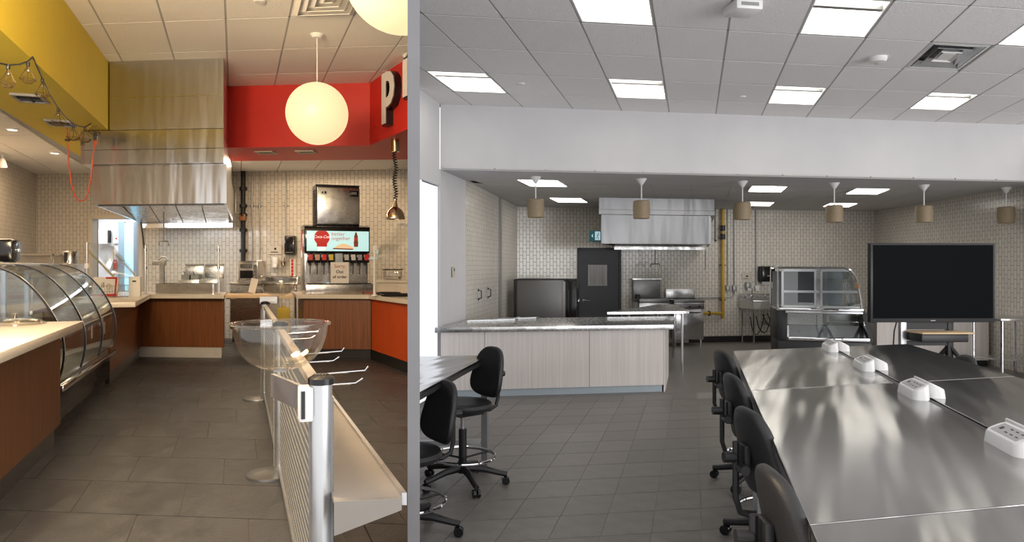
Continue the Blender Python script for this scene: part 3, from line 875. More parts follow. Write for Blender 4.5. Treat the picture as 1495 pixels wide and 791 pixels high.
pA, pB = V2(-4.56, 8.10), V2(-5.05, 9.62)
for p in (pA, pB):
    c_ = obj('post', post(MB(), p, CT, 1.93), m_alu, t, True)
    obj('post_foot', MB().cyl((p.x, p.y, CT), (p.x, p.y, CT+0.012), 0.04, 16), m_chrome, c_, True)
    obj('swing_arm', MB().tube([(p.x, p.y, 1.84), (p.x+0.17, p.y+0.02, 1.66), (p.x+0.30, p.y+0.02, 1.52)], 0.011, 8), m_chrome, t, True)
a0, b0 = Vector((pA.x, pA.y, 1.93)), Vector((pB.x, pB.y, 1.93))
off = Vector((0.34, 0.05, -0.44))
obj('glass', MB().sheet([[a0, a0+off*0.5, a0+off], [b0, b0+off*0.5, b0+off]], 0.008), m_glass, t, True)
obj('clip', MB().box(pA.x-0.02, pA.x+0.02, pA.y-0.02, pA.y+0.02, 1.62, 1.68), m_white, t, True)

# ---- wire basket with boxes, and other things on the L-shaped worktop
t = thing('wire_basket', 'low chrome wire basket holding menus beside the doorway', 'basket', (-4.90, 9.0, CT), R(-4))
mb = MB()
BWd, BD, BH = 0.62, 0.34, 0.16
for z in (0.01, 0.08, BH):
    mb.tube([(-BWd/2, -BD/2, z), (BWd/2, -BD/2, z), (BWd/2, BD/2, z), (-BWd/2, BD/2, z)], 0.004, 5, True)
obj('frame', mb, m_chrome, t)
mb = MB()
for k in range(19):
    x = -BWd/2+BWd*k/18
    for y in (-BD/2, BD/2): mb.tube([(x, y, 0.01), (x, y, BH)], 0.0025, 4)
for k in range(11):
    y = -BD/2+BD*k/10
    for x in (-BWd/2, BWd/2): mb.tube([(x, y, 0.01), (x, y, BH)], 0.0025, 4)
    mb.tube([(-BWd/2, y, 0.006), (BWd/2, y, 0.006)], 0.0025, 4)
obj('wires', mb, m_chrome, t)
t = thing('pizza_box', 'white pizza box with red border standing in the wire basket', 'box', (-4.83, 8.98, CT+0.012), R(3))
Mt = Matrix.Rotation(R(-10), 4, 'X')
obj('box', MB().box(-0.16, 0.16, 0, 0.045, 0, 0.26, 0.004, Mt), m_paper, t)
obj('border', MB().box(-0.16, 0.16, -0.003, 0, 0.0, 0.035, 0, Mt).box(0.125, 0.15, -0.003, 0, 0.03, 0.26, 0, Mt).box(0.0, 0.15, -0.003, 0, 0.235, 0.26, 0, Mt), m_redpl, t)
obj('seal', MB().lathe([(0, 0), (0.035, 0), (0.035, 0.004), (0, 0.004)], 20, (0.06, -0.004, 0.14), Mt @ Matrix.Rotation(R(90), 4, 'X')), m_beige, t)
obj('lettering', MB().text('il', 0.10, Mt @ Matrix.Translation((-0.03, -0.004, 0.15)) @ Matrix.Rotation(R(90), 4, 'X'), 0.001), m_ink, t)
t = thing('menu_holder', 'black plastic menu holder at the left of the pizza box', 'holder', (-5.13, 9.06, CT+0.012), R(3))
obj('panel', MB().box(-0.12, 0.11, 0, 0.02, 0, 0.24, 0.004, Matrix.Rotation(R(-16), 4, 'X')), m_black, t)
obj('pocket', MB().box(-0.12, 0.11, -0.05, 0.0, 0, 0.08, 0.004), m_black, t)
t = thing('paper_box', 'plain cream carton standing right of the pizza box', 'box', (-4.50, 9.12, CT), R(3))
obj('carton', MB().box(-0.08, 0.07, 0, 0.06, 0.0, 0.27, 0.004), m_paper, t)
obj('handle_hole', MB().box(-0.03, 0.02, -0.002, 0, 0.20, 0.22), m_ink, t)
# steel drop-in well
t = thing('food_well', 'rectangular steel drop-in food well on the hood counter', 'food well', (-4.25, 10.45, CT))
wp = [(-4.72, 10.20), (-3.82, 10.12), (-3.97, 10.70), (-4.90, 10.78)]
for k in range(4):
    p, q = Vector(wp[k]), Vector(wp[(k+1) % 4])
    n = Vector((-(q-p).y, (q-p).x)).normalized()*0.025
    obj('side', MB().prism([p, q, q+n, p+n], CT, CT+0.15), m_steel, t, True, 0)
obj('pan', MB().prism(poly_in(wp, 0.95), CT+0.004, CT+0.03), m_dark_steel, t, True, 0)
for k in (1, 2):
    p = Vector(wp[0]).lerp(Vector(wp[1]), k/3); q = Vector(wp[3]).lerp(Vector(wp[2]), k/3)
    obj('divider', MB().prism([(p.x, p.y), (p.x+0.03, p.y), (q.x+0.03, q.y), (q.x, q.y)], CT+0.12, CT+0.145), m_steel, t, True, 0)
# fryers below the hood, seen over the counter
for u, lab in ((276, 'steel deep fryer with wire baskets below the hood'), (306.5, 'steel deep fryer with empty splash back below the hood')):
    p = Wp(u, 400, 11.5)
    t = thing('deep_fryer', lab, 'fryer', (p.x, p.y, FL), ROT_L*0.6)
    obj('cabinet', MB().box(-0.16, 0.16, 0, 0.5, 0.10, 1.12, 0.006), m_steel, t)
    obj('splash_back', MB().box(-0.16, 0.16, 0.44, 0.50, 1.12, 1.36, 0.01), m_steel, t)
    obj('flue_cap', MB().box(-0.15, 0.15, 0.42, 0.52, 1.36, 1.385), m_dark_steel, t)
    obj('door', MB().box(-0.14, 0.14, -0.015, 0, 0.2, 0.85, 0.004), m_steel, t)
    for x in (-0.14, 0.10): obj('leg', MB().cyl((x+0.02, 0.05, 0), (x+0.02, 0.05, 0.10), 0.02, 8), m_chrome, t)
    if u < 290:
        for x in (-0.075, 0.075):
            b_ = obj('basket', MB().box(x-0.06, x+0.06, 0.08, 0.36, 1.12, 1.20), m_dark_steel, t)
            obj('basket_handle', MB().tube([(x, 0.08, 1.18), (x, -0.02, 1.25), (x, -0.06, 1.26)], 0.007, 6), m_chrome, b_)
    else:
        obj('lid', MB().box(-0.15, 0.15, 0.02, 0.42, 1.12, 1.135), m_steel, t)
p = Wp(236, 400, 11.3)
t = thing('can_opener_stand', 'grey steel post with angled head behind the glass screen', 'can opener', (p.x, p.y, FL))
obj('column', MB().box(-0.03, 0.03, 0, 0.06, 0.9, 1.40), m_pipe_grey, t)
obj('head', MB().box(-0.16, 0.05, -0.01, 0.07, 1.36, 1.44, 0.01), m_pipe_grey, t)
obj('crank', MB().tube([(-0.08, 0.03, 1.44), (0.0, 0.02, 1.50), (0.06, 0.02, 1.49), (0.10, 0.0, 1.44)], 0.014, 8), m_pipe_grey, t)
obj('stand', MB().box(-0.20, 0.08, -0.15, 0.35, 0, 0.9, 0.006), m_steel, t)

# things in the room behind the doorway
t = thing('wall_terminal', 'white control box on the wall of the room beyond the doorway', 'control box', bw(-7.96, -1.52, 2.12), ang)
obj('case', MB().box(-0.11, 0.10, -0.10, 0.0, 0, 0.30, 0.01), m_white, t)
obj('side_grille', MB().box(0.10, 0.125, -0.09, -0.01, 0.02, 0.28), m_black, t)
for z in (0.05, 0.12, 0.19): obj('slot', MB().box(-0.08, 0.05, -0.103, -0.10, z, z+0.015), m_beige, t)
t = thing('notice', 'white wall notice with red mark beyond the doorway', 'notice', bw(-7.72, -1.52, 2.13), ang)
obj('sheet', MB().box(-0.07, 0.07, -0.008, 0, 0, 0.2), m_paper, t)
obj('mark', MB().box(-0.02, 0.02, -0.011, -0.008, 0.08, 0.12), m_redpl, t)
for (u, v, w2, h2, m_, lab) in ((154, 389, 0.07, 0.20, m_redpl, 'red fire notice low on the white wall beyond the doorway'),
                                (146, 383, 0.10, 0.26, m_beige, 'beige leaflet low on the white wall beyond the doorway')):
    p = bw(-7.92 if m_ is m_beige else -7.74, -1.52, 1.58)
    t = thing('wall_leaflet', lab, 'notice', p, ang)
    obj('sheet', MB().box(-w2/2, w2/2, -0.008, 0, 0, h2), m_, t)
    obj('fold', MB().box(-w2/2, w2/2, -0.012, -0.008, h2*0.75, h2*0.8), m_paper, t)

# ---- back table, toaster, cups, sign below the flap
t = thing('steel_table', 'steel work table along the tiled wall behind the flap', 'table', (-3.55, 11.5, FL), ang)
obj('top', MB().box(-0.55, 0.62, 0, 0.72, 1.03, 1.07, 0.005), m_steel, t)
obj('upstand', MB().box(-0.55, 0.62, 0.70, 0.72, 1.07, 1.16), m_steel, t)
obj('cabinet', MB().box(-0.55, 0.05, 0.02, 0.70, 0.28, 1.02), m_steel, t)
obj('cabinet_base', MB().box(-0.53, 0.03, 0.06, 0.68, 0.06, 0.28), m_black, t)
for x in (0.02, 0.58):
    for y in (0.03, 0.66): obj('leg', MB().cyl((x, y, 0), (x, y, 1.03), 0.02, 8), m_chrome, t)
p = Wp(360, 408, 11.55)
t = thing('conveyor_toaster', 'steel conveyor toaster with black mouth on the back table', 'toaster', (p.x, p.y, FL+1.07), ang)
obj('body', MB().box(-0.17, 0.17, 0.05, 0.42, 0.03, 0.36, 0.01), m_steel, t)
obj('mouth', MB().box(-0.13, 0.09, 0.03, 0.06, 0.07, 0.20), m_black_gloss, t)
for k in range(9): obj('slat', MB().box(-0.125+k*0.024, -0.113+k*0.024, 0.035, 0.055, 0.24, 0.31), m_black, t)
obj('control_panel', MB().box(0.10, 0.165, 0.035, 0.055, 0.05, 0.30), m_dark_steel, t)
for z in (0.09, 0.15, 0.21): obj('knob', MB().cyl((0.13, 0.035, z), (0.13, 0.015, z), 0.018, 10), m_chrome, t)
obj('chute', MB().box(-0.14, 0.10, -0.05, 0.05, 0.0, 0.035), m_steel, t)
for x in (-0.14, 0.12): obj('foot', MB().cyl((x, 0.1, 0), (x, 0.1, 0.03), 0.02, 8), m_black, t)
p = Wp(424, 404, 11.62)
t = thing('cup_dispenser', 'small steel cup holder box on the back table', 'holder', (p.x, p.y, FL+1.07), ang)
obj('box', MB().box(-0.15, 0.13, 0, 0.2, 0, 0.10, 0.006), m_steel, t)
obj('slot', MB().box(-0.12, 0.10, -0.004, 0, 0.02, 0.07), m_dark_steel, t)
t = thing('cup_stack', 'tall stack of red and white paper cups', 'cups', (p.x+0.02, p.y+0.10, FL+1.17))
for k in range(5):
    c_ = obj('cup', MB().lathe([(0.0, 0.0), (0.055, 0.0), (0.060, 0.055), (0.064, 0.055), (0.064, 0.062), (0.0, 0.062)], 18, (0, 0, k*0.058)), m_paper, t)
    obj('cup_band', MB().box(-0.015, 0.02, -0.066, -0.055, k*0.058+0.01, k*0.058+0.06), m_redpl, c_)
t = thing('menu_card', 'tilted white card standing behind the smaller bowl', 'card', Wp(385, 412, 10.8), R(12))
t.location.z = CT+0.012
t.location.x, t.location.y = -3.30, 10.22
ROOTM[t.name] = Matrix.Translation(t.location) @ Matrix.Rotation(R(12), 4, 'Z')
obj('card', MB().box(-0.05, 0.05, -0.004, 0.004, 0.0, 0.22, 0, Matrix.Rotation(R(14), 4, 'Y')), m_paper, t)
obj('fold', MB().box(-0.05, 0.05, 0.004, 0.05, 0.0, 0.01, 0, Matrix.Rotation(R(14), 4, 'Y')), m_paper, t)
t = thing('wet_floor_sign', 'yellow folding floor sign under the counter flap', 'floor sign', (-3.13, 11.35, FL), R(10))
for s in (-1, 1):
    obj('leaf', MB().box(-0.10, 0.10, -0.008, 0.008, 0, 0.66, 0.004, Matrix.Translation((0, s*0.09, 0)) @ Matrix.Rotation(R(7*s), 4, 'X')), m_mustard, t)
obj('handle', MB().box(-0.03, 0.03, -0.012, 0.012, 0.645, 0.69), m_mustard, t)

# ---- services on the tiled back wall
def wall_pipe(name, label, u, v0, v1, r, m_, cat='pipe', off=0.05, collars=(), group=None):
    # solve for the wall point in this direction
    k = (u-CX)/F
    X = k*(12.6-0.094*2.9)/(1+0.094*k)
    Y = backL(X)
    z1_, z0_ = EYE+(CY-v0)*Y/F, EYE+(CY-v1)*Y/F
    z1_ = min(z1_, LZL-0.002)
    p = bw(X, off)
    t = thing(name, label, cat, (p.x, p.y, z0_), 0, group)
    obj('pipe', MB().cyl((0, 0, 0), (0, 0, z1_-z0_), r, 10), m_, t)
    for c_ in collars:
        z = EYE+(CY-c_)*Y/F - z0_
        obj('collar', MB().cyl((0, 0, z-0.03), (0, 0, z+0.03), r*1.7, 10).box(-0.06, 0.06, 0, off-0.004, z-0.008, z+0.008), m_, t)
    return t
gp = wall_pipe('gas_pipe', 'black iron gas pipe with valves on the tiled wall', 357.5, 250, 384, 0.040, m_pipe_black, 'pipe', 0.07, (276, 301, 314, 336, 366))
obj('valve', MB().box(-0.055, 0.055, -0.06, 0.03, 0.78, 0.90, 0.01), m_amber, gp)
obj('regulator_arm', MB().tube([(-0.19, 0.02, 1.42), (-0.15, 0.02, 1.40), (-0.14, 0.0, 0.92), (-0.03, -0.01, 0.90)], 0.012, 6), m_pipe_grey, gp)
obj('tape', MB().cyl((0, 0, 0.22), (0, 0, 0.26), 0.043, 10), m_mustard, gp)
wall_pipe('conduit', 'grey conduit just right of the black gas pipe', 369, 250, 384, 0.014, m_pipe_grey, 'conduit', 0.03, (300,))
c2 = wall_pipe('conduit', 'grey conduit ending in an outlet box above the smaller bowl', 380, 250, 384, 0.014, m_pipe_grey, 'conduit', 0.03, (300,))
obj('outlet_box', MB().box(-0.05, 0.05, -0.03, 0.03, -0.06, 0.06, 0.006), m_white, c2)
obj('cable', MB().tube([(0, 0, -0.05), (0.0, -0.02, -0.2), (-0.1, -0.03, -0.27), (-0.25, -0.02, -0.28)], 0.008, 6), m_black, c2)
wall_pipe('conduit', 'thin grey conduit left of the black towel dispenser', 418, 250, 378, 0.012, m_pipe_grey, 'conduit', 0.03, (300,))
def bwu(u, off, z):
    k = (u-CX)/F
    X = k*(12.6-0.094*2.9)/(1+0.094*k)
    return bw(X, off, z)
def zw(v, Y=12.65): return EYE+(CY-v)*Y/F
t = thing('wall_sign', 'small cream handwash sign above the soap dispenser on servery tiles', 'sign', bwu(402.5, 0.01, zw(371)), ang)
obj('plate', MB().box(-0.12, 0.12, -0.01, 0, 0, 0.16), m_beige, t)
obj('symbol', MB().box(-0.02, 0.02, -0.013, -0.01, 0.08, 0.12), m_ink, t)
obj('print_line', MB().box(-0.09, 0.05, -0.013, -0.01, 0.03, 0.045), m_ink, t)
t = thing('soap_dispenser', 'white soap dispenser on the servery wall tiles', 'dispenser', bwu(404, 0.012, zw(391)), ang)
obj('body', MB().box(-0.05, 0.05, -0.09, 0, 0.05, 0.20, 0.02), m_white, t)
obj('nozzle', MB().box(-0.04, 0.04, -0.11, -0.02, 0, 0.06, 0.015), m_white, t)
t = thing('towel_dispenser', 'black paper towel dispenser left of the soda machine', 'dispenser', bwu(427, 0.015, zw(372)), ang)
obj('body', MB().box(-0.10, 0.10, -0.16, 0, 0, 0.35, 0.03), m_black_gloss, t)
obj('slot', MB().box(-0.07, 0.07, -0.165, -0.155, 0.03, 0.05), m_dark_steel, t)
t = thing('copper_cup', 'small copper scoop hanging on the servery wall', 'scoop', bwu(416, 0.02, zw(388)), ang)
obj('cup', MB().lathe([(0.0, 0), (0.05, 0.02), (0.06, 0.08), (0.055, 0.08), (0, 0.03)], 16, (0, -0.06, 0)), m_copper, t)
obj('handle', MB().tube([(0.0, -0.03, 0.08), (0.0, -0.01, 0.16)], 0.010, 6), m_copper, t)
t = thing('wall_sticker', 'small white sticker with red triangle on tiles', 'sticker', bwu(399.5, 0.006, zw(408)), ang)
obj('sheet', MB().box(-0.05, 0.05, -0.004, 0, 0, 0.12), m_paper, t)
obj('triangle', MB().extv([Vector((-0.025, -0.006, 0.06)), Vector((0.025, -0.006, 0.06)), Vector((0, -0.006, 0.02))], (0, 0, 0), (0, 0.002, 0)), m_redpl, t)

# ---- soda dispenser
t = thing('soda_dispenser', 'steel soda fountain with lit advert panel and eight valves', 'soda dispenser', (-2.475, 10.12, CT), ROT_L)
SWd = 0.95
obj('side_body', MB().box(0, SWd, 0.10, 0.60, 0.0, 0.96, 0.006), m_steel, t)
sp = obj('side_poster', MB().box(-0.006, 0, 0.12, 0.56, 0.62, 0.95), m_redpl, t)
mb = MB()
mb.sheet([[(-0.009, 0.14+0.4*s, 0.70+0.16*math.sin(s*5)) for s in [k/12 for k in range(13)]], [(-0.009, 0.14+0.4*s, 0.76+0.14*math.sin(s*5+0.4)) for s in [k/12 for k in range(13)]]], 0.004)
obj('side_wave', mb, m_ad_white, sp)
obj('splash_back', MB().box(0.02, SWd-0.02, 0.08, 0.10, 0.15, 0.50), m_steel, t)
dt = obj('drip_tray', MB().box(0.0, SWd+0.04, -0.12, 0.10, 0.0, 0.14, 0.006), m_steel, t)
obj('drip_grille', MB().box(0.02, SWd+0.02, -0.10, 0.09, 0.14, 0.155), m_black, dt)
obj('head_frame', MB().box(-0.01, SWd+0.01, -0.02, 0.14, 0.60, 0.98, 0.02), m_black_gloss, t)
obj('head_cap', MB().ext([(-0.02, 0.96), (0.0, 1.0), (0.12, 1.03), (0.50, 1.03), (0.60, 0.96)], -0.01, SWd+0.01), m_black_gloss, t)
ad = obj('advert_panel', MB().box(0.02, SWd-0.01, -0.035, -0.018, 0.635, 0.935, 0.003), m_ad, t)
XZ = Matrix.Rotation(R(90), 4, 'X')
def on_ad(x, z, y=-0.038): return Matrix.Translation((x, y, z)) @ XZ
mb = MB().lathe([(0, 0), (0.115, 0), (0.115, 0.003), (0, 0.003)], 28, (0.24, -0.036, 0.835), XZ)
mb.box(0.165, 0.315, -0.039, -0.036, 0.70, 0.745)
mb.bm.verts.ensure_lookup_table()
for q in mb.bm.verts:
    if q.co.z > 0.934: q.co.z = 0.934
obj('red_emblem', mb, m_ad_red, ad)
obj('brand_lettering', MB().text('Coca-Cola', 0.058, on_ad(0.24, 0.845, -0.041), 0.001, 0.0, 0.35), m_ad_white, ad)
obj('slogan_lettering', MB().text('better', 0.08, on_ad(0.38, 0.89), 0.001, 0.001, 0, 'LEFT'), m_ad_rose, ad)
obj('slogan_lettering', MB().text('together', 0.08, on_ad(0.38, 0.825), 0.001, 0.001, 0, 'LEFT'), m_ad_rose, ad)
mb = MB()
for k in range(3): mb.box(0.185+k*0.038, 0.215+k*0.038, -0.039, -0.036, 0.645, 0.69)
obj('cup_picture', mb, m_ad_white, ad)
mb = MB().extv([Vector((x, -0.0365, z)) for x, z in ((0.40, 0.665), (0.70, 0.655), (0.715, 0.69), (0.62, 0.735), (0.55, 0.755), (0.47, 0.725))], (0, 0, 0), (0, -0.003, 0))
pz = obj('pizza_picture', mb, m_ad_tan, ad)
mb = MB().extv([Vector((x, -0.040, z)) for x, z in ((0.40, 0.665), (0.70, 0.655), (0.70, 0.672), (0.40, 0.682))], (0, 0, 0), (0, -0.001, 0))
obj('pizza_crust', mb, m_ad_brown, pz)
mb = MB().extv([Vector((x, -0.0365, z)) for x, z in ((0.715, 0.70), (0.775, 0.70), (0.78, 0.77), (0.768, 0.82), (0.775, 0.85), (0.755, 0.92), (0.735, 0.92), (0.715, 0.85), (0.722, 0.82), (0.71, 0.77))], (0, 0, 0), (0, -0.003, 0))
bt = obj('bottle_picture', mb, m_ad_brown, ad)
obj('bottle_label', MB().box(0.715, 0.775, -0.041, -0.039, 0.80, 0.83), m_ad_red, bt)
labcols = [(0.6, 0.05, 0.03), (0.6, 0.35, 0.25), (0.65, 0.02, 0.02), (0.65, 0.5, 0.05), (0.5, 0.5, 0.5), (0.6, 0.6, 0.62), (0.25, 0.25, 0.28), (0.65, 0.02, 0.02)]
vx = [0.03, 0.13, 0.23, 0.33, 0.56, 0.66, 0.76, 0.86]
for k, x in enumerate(vx):
    v_ = obj('valve', MB().box(x, x+0.085, -0.06, 0.06, 0.46, 0.595, 0.008), m_black_gloss, t)
    obj('flavour_label', MB().box(x+0.012, x+0.073, -0.063, -0.058, 0.50, 0.585), mat('valve_label_%d' % k, labcols[k], 0.4), v_)
    obj('lever', MB().tube([(x+0.042, -0.02, 0.46), (x+0.042, -0.03, 0.38), (x+0.035, -0.06, 0.29)], 0.007, 6), m_black, v_)
    obj('nozzle', MB().cyl((x+0.042, 0.02, 0.42), (x+0.042, 0.02, 0.46), 0.02, 10), m_black, v_)
obj('ice_chute', MB().box(0.435, 0.545, -0.06, 0.06, 0.45, 0.60, 0.008), m_kick_blue, t)
sg = obj('paper_sign', MB().box(0.36, 0.63, -0.085, -0.08, 0.155, 0.47, 0, None), m_paper, t)
obj('lettering', MB().text('Sorry,', 0.07, on_ad(0.50, 0.41, -0.087), 0.001), m_ink_orange, sg)
obj('lettering', MB().text('Out', 0.066, on_ad(0.495, 0.325, -0.087), 0.001, 0.001), m_ink, sg)
obj('lettering', MB().text('of order', 0.062, on_ad(0.495, 0.25, -0.087), 0.001, 0.001), m_ink, sg)
obj('indicator', MB().box(0.30, 0.34, -0.095, -0.085, 0.15, 0.165), m_blue_glow, t)

t = thing('ice_machine', 'steel ice machine with louvred black side on the soda dispenser', 'ice machine', (-2.475+0.945*0.17-0.327*0.13, 10.12+0.327*0.17+0.945*0.13, CT+1.03), ROT_L)
obj('body', MB().box(0.0, 0.66, 0.03, 0.45, 0.0, 0.60, 0.006), m_black_metal, t)
obj('front', MB().box(0.02, 0.66, -0.01, 0.03, 0.015, 0.575, 0.012), m_steel, t)
obj('lid', MB().box(0.0, 0.66, -0.01, 0.45, 0.60, 0.615, 0.004), m_black, t)
for k in range(14): obj('louvre', MB().box(-0.008, 0.0, 0.08, 0.38, 0.06+k*0.036, 0.075+k*0.036), m_black, t)
bd = obj('badge', MB().box(0.07, 0.17, -0.014, -0.01, 0.46, 0.52, 0.004), m_white, t)
obj('badge_mark', MB().box(0.085, 0.11, -0.017, -0.014, 0.48, 0.505).box(0.125, 0.155, -0.017, -0.014, 0.475, 0.51), m_ink, bd)
pnl = obj('control_panel', MB().box(0.50, 0.64, -0.016, -0.01, 0.44, 0.53, 0.004), m_black_gloss, t)
obj('display', MB().box(0.53, 0.61, -0.019, -0.016, 0.475, 0.51), m_dark_steel, pnl)

# ---- things on the right of the drinks counter
t = thing('sneeze_guard', 'slanted glass guard on white post beside the soda dispenser', 'sneeze guard', (-1.36, 9.55, CT))
p = V2(-1.36, 9.50)
obj('post', post(MB(), p, CT, 1.90, 0.017), m_white, t, True)
obj('post_foot', MB().cyl((p.x, p.y, CT), (p.x, p.y, CT+0.015), 0.045, 16), m_white, t, True)
gA, gB = Vector((-1.47, 9.62, 1.74)), Vector((-1.02, 9.85, 2.25))
gdir = Vector((0.40, -0.76, 0))
gm = MB().sheet([[gA, gA.lerp(gB, 0.5), gB], [gA+gdir*0.9, gA.lerp(gB, 0.5)+gdir*0.9, gB+gdir*0.9]], 0.008)
obj('glass', cut_left(gm), m_glass, t, True)
obj('top_clip', MB().cbox(gB+Vector((-0.02, -0.02, 0)), (0.10, 0.03, 0.025), R(20)), m_white, t, True)
obj('bracket', MB().cbox((p.x, p.y, 1.90), (0.05, 0.05, 0.06), R(20)), m_white, t, True)
ledge = thing('back_ledge', 'raised quartz ledge behind the pizza pans', 'ledge', (-1.4, 10.7, CT))
obj('top', cut_left(MB().prism([(-1.50, 10.50), (-0.95, 10.30), (-0.9, 11.0), (-1.50, 11.02)], CT+0.16, CT+0.20)), m_quartz, ledge, True, 0)
obj('body', cut_left(MB().prism([(-1.48, 10.54), (-0.95, 10.34), (-0.9, 10.98), (-1.48, 11.0)], CT, CT+0.16)), m_quartz, ledge, True, 0)
t = thing('food_container', 'clear plastic tub with black lid on the raised ledge', 'container', (-1.25, 10.72, CT+0.20), R(-8))
obj('tub', MB().box(-0.13, 0.13, -0.1, 0.1, 0, 0.15, 0.01), m_acrylic, t)
obj('lid', MB().box(-0.14, 0.14, -0.11, 0.11, 0.15, 0.165, 0.004), m_black, t)
obj('food', MB().box(-0.11, 0.11, -0.08, 0.08, 0.008, 0.05, 0.01), m_beige, t)
for k, (x, y, r_, lab) in enumerate(((-1.22, 9.92, 0.16, 'smaller black round pizza pan behind the white guard post'), (-1.05, 9.40, 0.20, 'larger black round pizza pan against the partition'))):
    t = thing('pizza_pan', lab, 'pan', (x, y, CT))
    mb = MB().lathe([(0, 0), (r_, 0), (r_+0.02, 0.028), (r_+0.012, 0.03), (r_-0.006, 0.012), (0, 0.012)], 36)
    obj('pan', mb, m_black, t)
    obj('rim', MB().torus((0, 0, 0.028), r_+0.018, 0.006, 36, 6), m_black_gloss, t)
# red straw tray edge
t = thing('serving_tongs', 'red handled tongs lying right of the soda dispenser', 'tongs', (-1.52, 10.15, CT+0.004), R(12))
for s in (-1, 1): obj('arm', MB().tube([(-0.10, s*0.006, 0.01), (0.05, s*0.012, 0.012), (0.16, s*0.004, 0.01)], 0.006, 6), m_redpl, t)
obj('hinge', MB().cyl((-0.1, 0, 0), (-0.1, 0, 0.02), 0.012, 10), m_black, t)
# heat lamp on a coiled cord
p = Wp(577, 320, 9.25)
t = thing('heat_lamp', 'polished bronze heat lamp hanging on a coiled black cord', 'lamp', (p.x, p.y, p.z))
obj('shade', MB().lathe([(0.128, 0.0), (0.130, 0.012), (0.120, 0.07), (0.095, 0.12), (0.055, 0.155), (0.035, 0.165), (0.032, 0.20), (0.022, 0.215), (0.022, 0.27), (0.0, 0.272), (0, 0.26), (0.018, 0.2), (0.05, 0.148), (0.09, 0.112), (0.115, 0.066), (0.122, 0.0)], 32), m_copper, t)
top = 3.36 - p.z
coil = [(0.024*math.cos(k*1.05)+0.012*math.sin(k*0.11), 0.024*math.sin(k*1.05), 0.27+(top-0.27-0.10)*k/120) for k in range(121)]
obj('coiled_cord', MB().tube(coil, 0.008, 5), m_black, t)
obj('canopy', MB().cyl((0, 0, top-0.17), (0, 0, top), 0.055, 20), m_copper, t)
obj('bulb', MB().lathe([(0, 0.02), (0.04, 0.03), (0.05, 0.06), (0.02, 0.12), (0, 0.12)], 16), m_white, t)

# ---- rail divider with slatted panels
rail = lambda Y: V2(-0.497-0.342*(Y-2.26), Y)
RT = 1.27
t = thing('rail_divider', 'aluminium queue barrier with slatted grey panels and round foot plates', 'barrier', (rail(4.5).x, 4.5, FL))
m_slat = mat('slat_grey', (0.10, 0.105, 0.11), 0.5, var=0.05)
m_slat_edge = mat('slat_edge', (0.22, 0.225, 0.23), 0.45, 0.1)
m_plate = mat('foot_plate_grey', (0.16, 0.165, 0.17), 0.35, 0.7, var=0.05)
posts = [2.28, 4.47, 7.0]
for k, Y in enumerate(posts):
    p = rail(Y)
    r_ = 0.036 if k == 0 else 0.040
    ps = obj('post', MB().cyl((p.x, p.y, FL+0.02), (p.x, p.y, RT), r_, 24), m_alu, t, True)
    obj('post_cap', MB().lathe([(0.0, 0.02), (r_*0.7, 0.02), (r_+0.008, 0.008), (r_+0.008, -0.012), (0, -0.012)], 24, (p.x, p.y, RT)), m_black_gloss, ps, True)
    obj('groove', MB().box(p.x-r_-0.004, p.x-r_+0.003, p.y-0.008, p.y+0.008, FL+0.05, RT-0.06).box(p.x+r_-0.003, p.x+r_+0.004, p.y-0.006, p.y+0.006, FL+0.05, RT-0.06), m_slat_edge, ps, True)
    if k: obj('foot_plate', MB().lathe([(0, 0.03), (0.09, 0.028), (0.15, 0.015), (0.155, 0.004), (0.155, 0), (0, 0)], 36, (p.x-0.05, p.y-0.05, FL)), m_plate, t, True)
dv = V2(-0.342, 1).normalized()
nv = Vector((dv.y, -dv.x, 0))
for a_, b_ in zip(posts, posts[1:]):
    p, q = rail(a_)+dv*0.05, rail(b_)-dv*0.05
    pn = obj('panel', MB().prism([(p-nv*0.006)[:2], (p+nv*0.006)[:2], (q+nv*0.006)[:2], (q-nv*0.006)[:2]], FL+0.06, RT-0.06), m_slat, t, True, 0)
    for k in range(18):
        z = FL+0.10+k*(RT-0.12-FL-0.09)/18
        mb = MB().prism([(p-nv*0.0085)[:2], (p+nv*0.0085)[:2], (q+nv*0.0085)[:2], (q-nv*0.0085)[:2]], z, z+0.012)
        obj('slat', mb, m_slat_edge, pn, True, 0)
    for z, m_ in ((RT-0.06, m_white_lam), (FL+0.035, m_alu)):
        obj('rail', MB().prism([(p-nv*0.02)[:2], (p+nv*0.02)[:2], (q+nv*0.02)[:2], (q-nv*0.02)[:2]], z, z+0.035, 0.004), m_, t, True, 0)
# belt arm by the near post
p = rail(2.28)
ar = obj('belt_head', MB().cbox((p.x-0.05, p.y-0.01, RT-0.075), (0.045, 0.06, 0.115), R(20), 0.006), m_white, t, True)
obj('belt_slot', MB().cbox((p.x-0.05, p.y-0.043, RT-0.075), (0.012, 0.01, 0.09), R(20)), m_black, ar, True)
obj('belt_arm', MB().prism([(p.x-0.07, p.y+0.0), (p.x-0.06, p.y+0.01), (p.x-0.235, p.y+0.27), (p.x-0.245, p.y+0.26)], RT-0.105, RT-0.02), m_alu, t, True, 0)
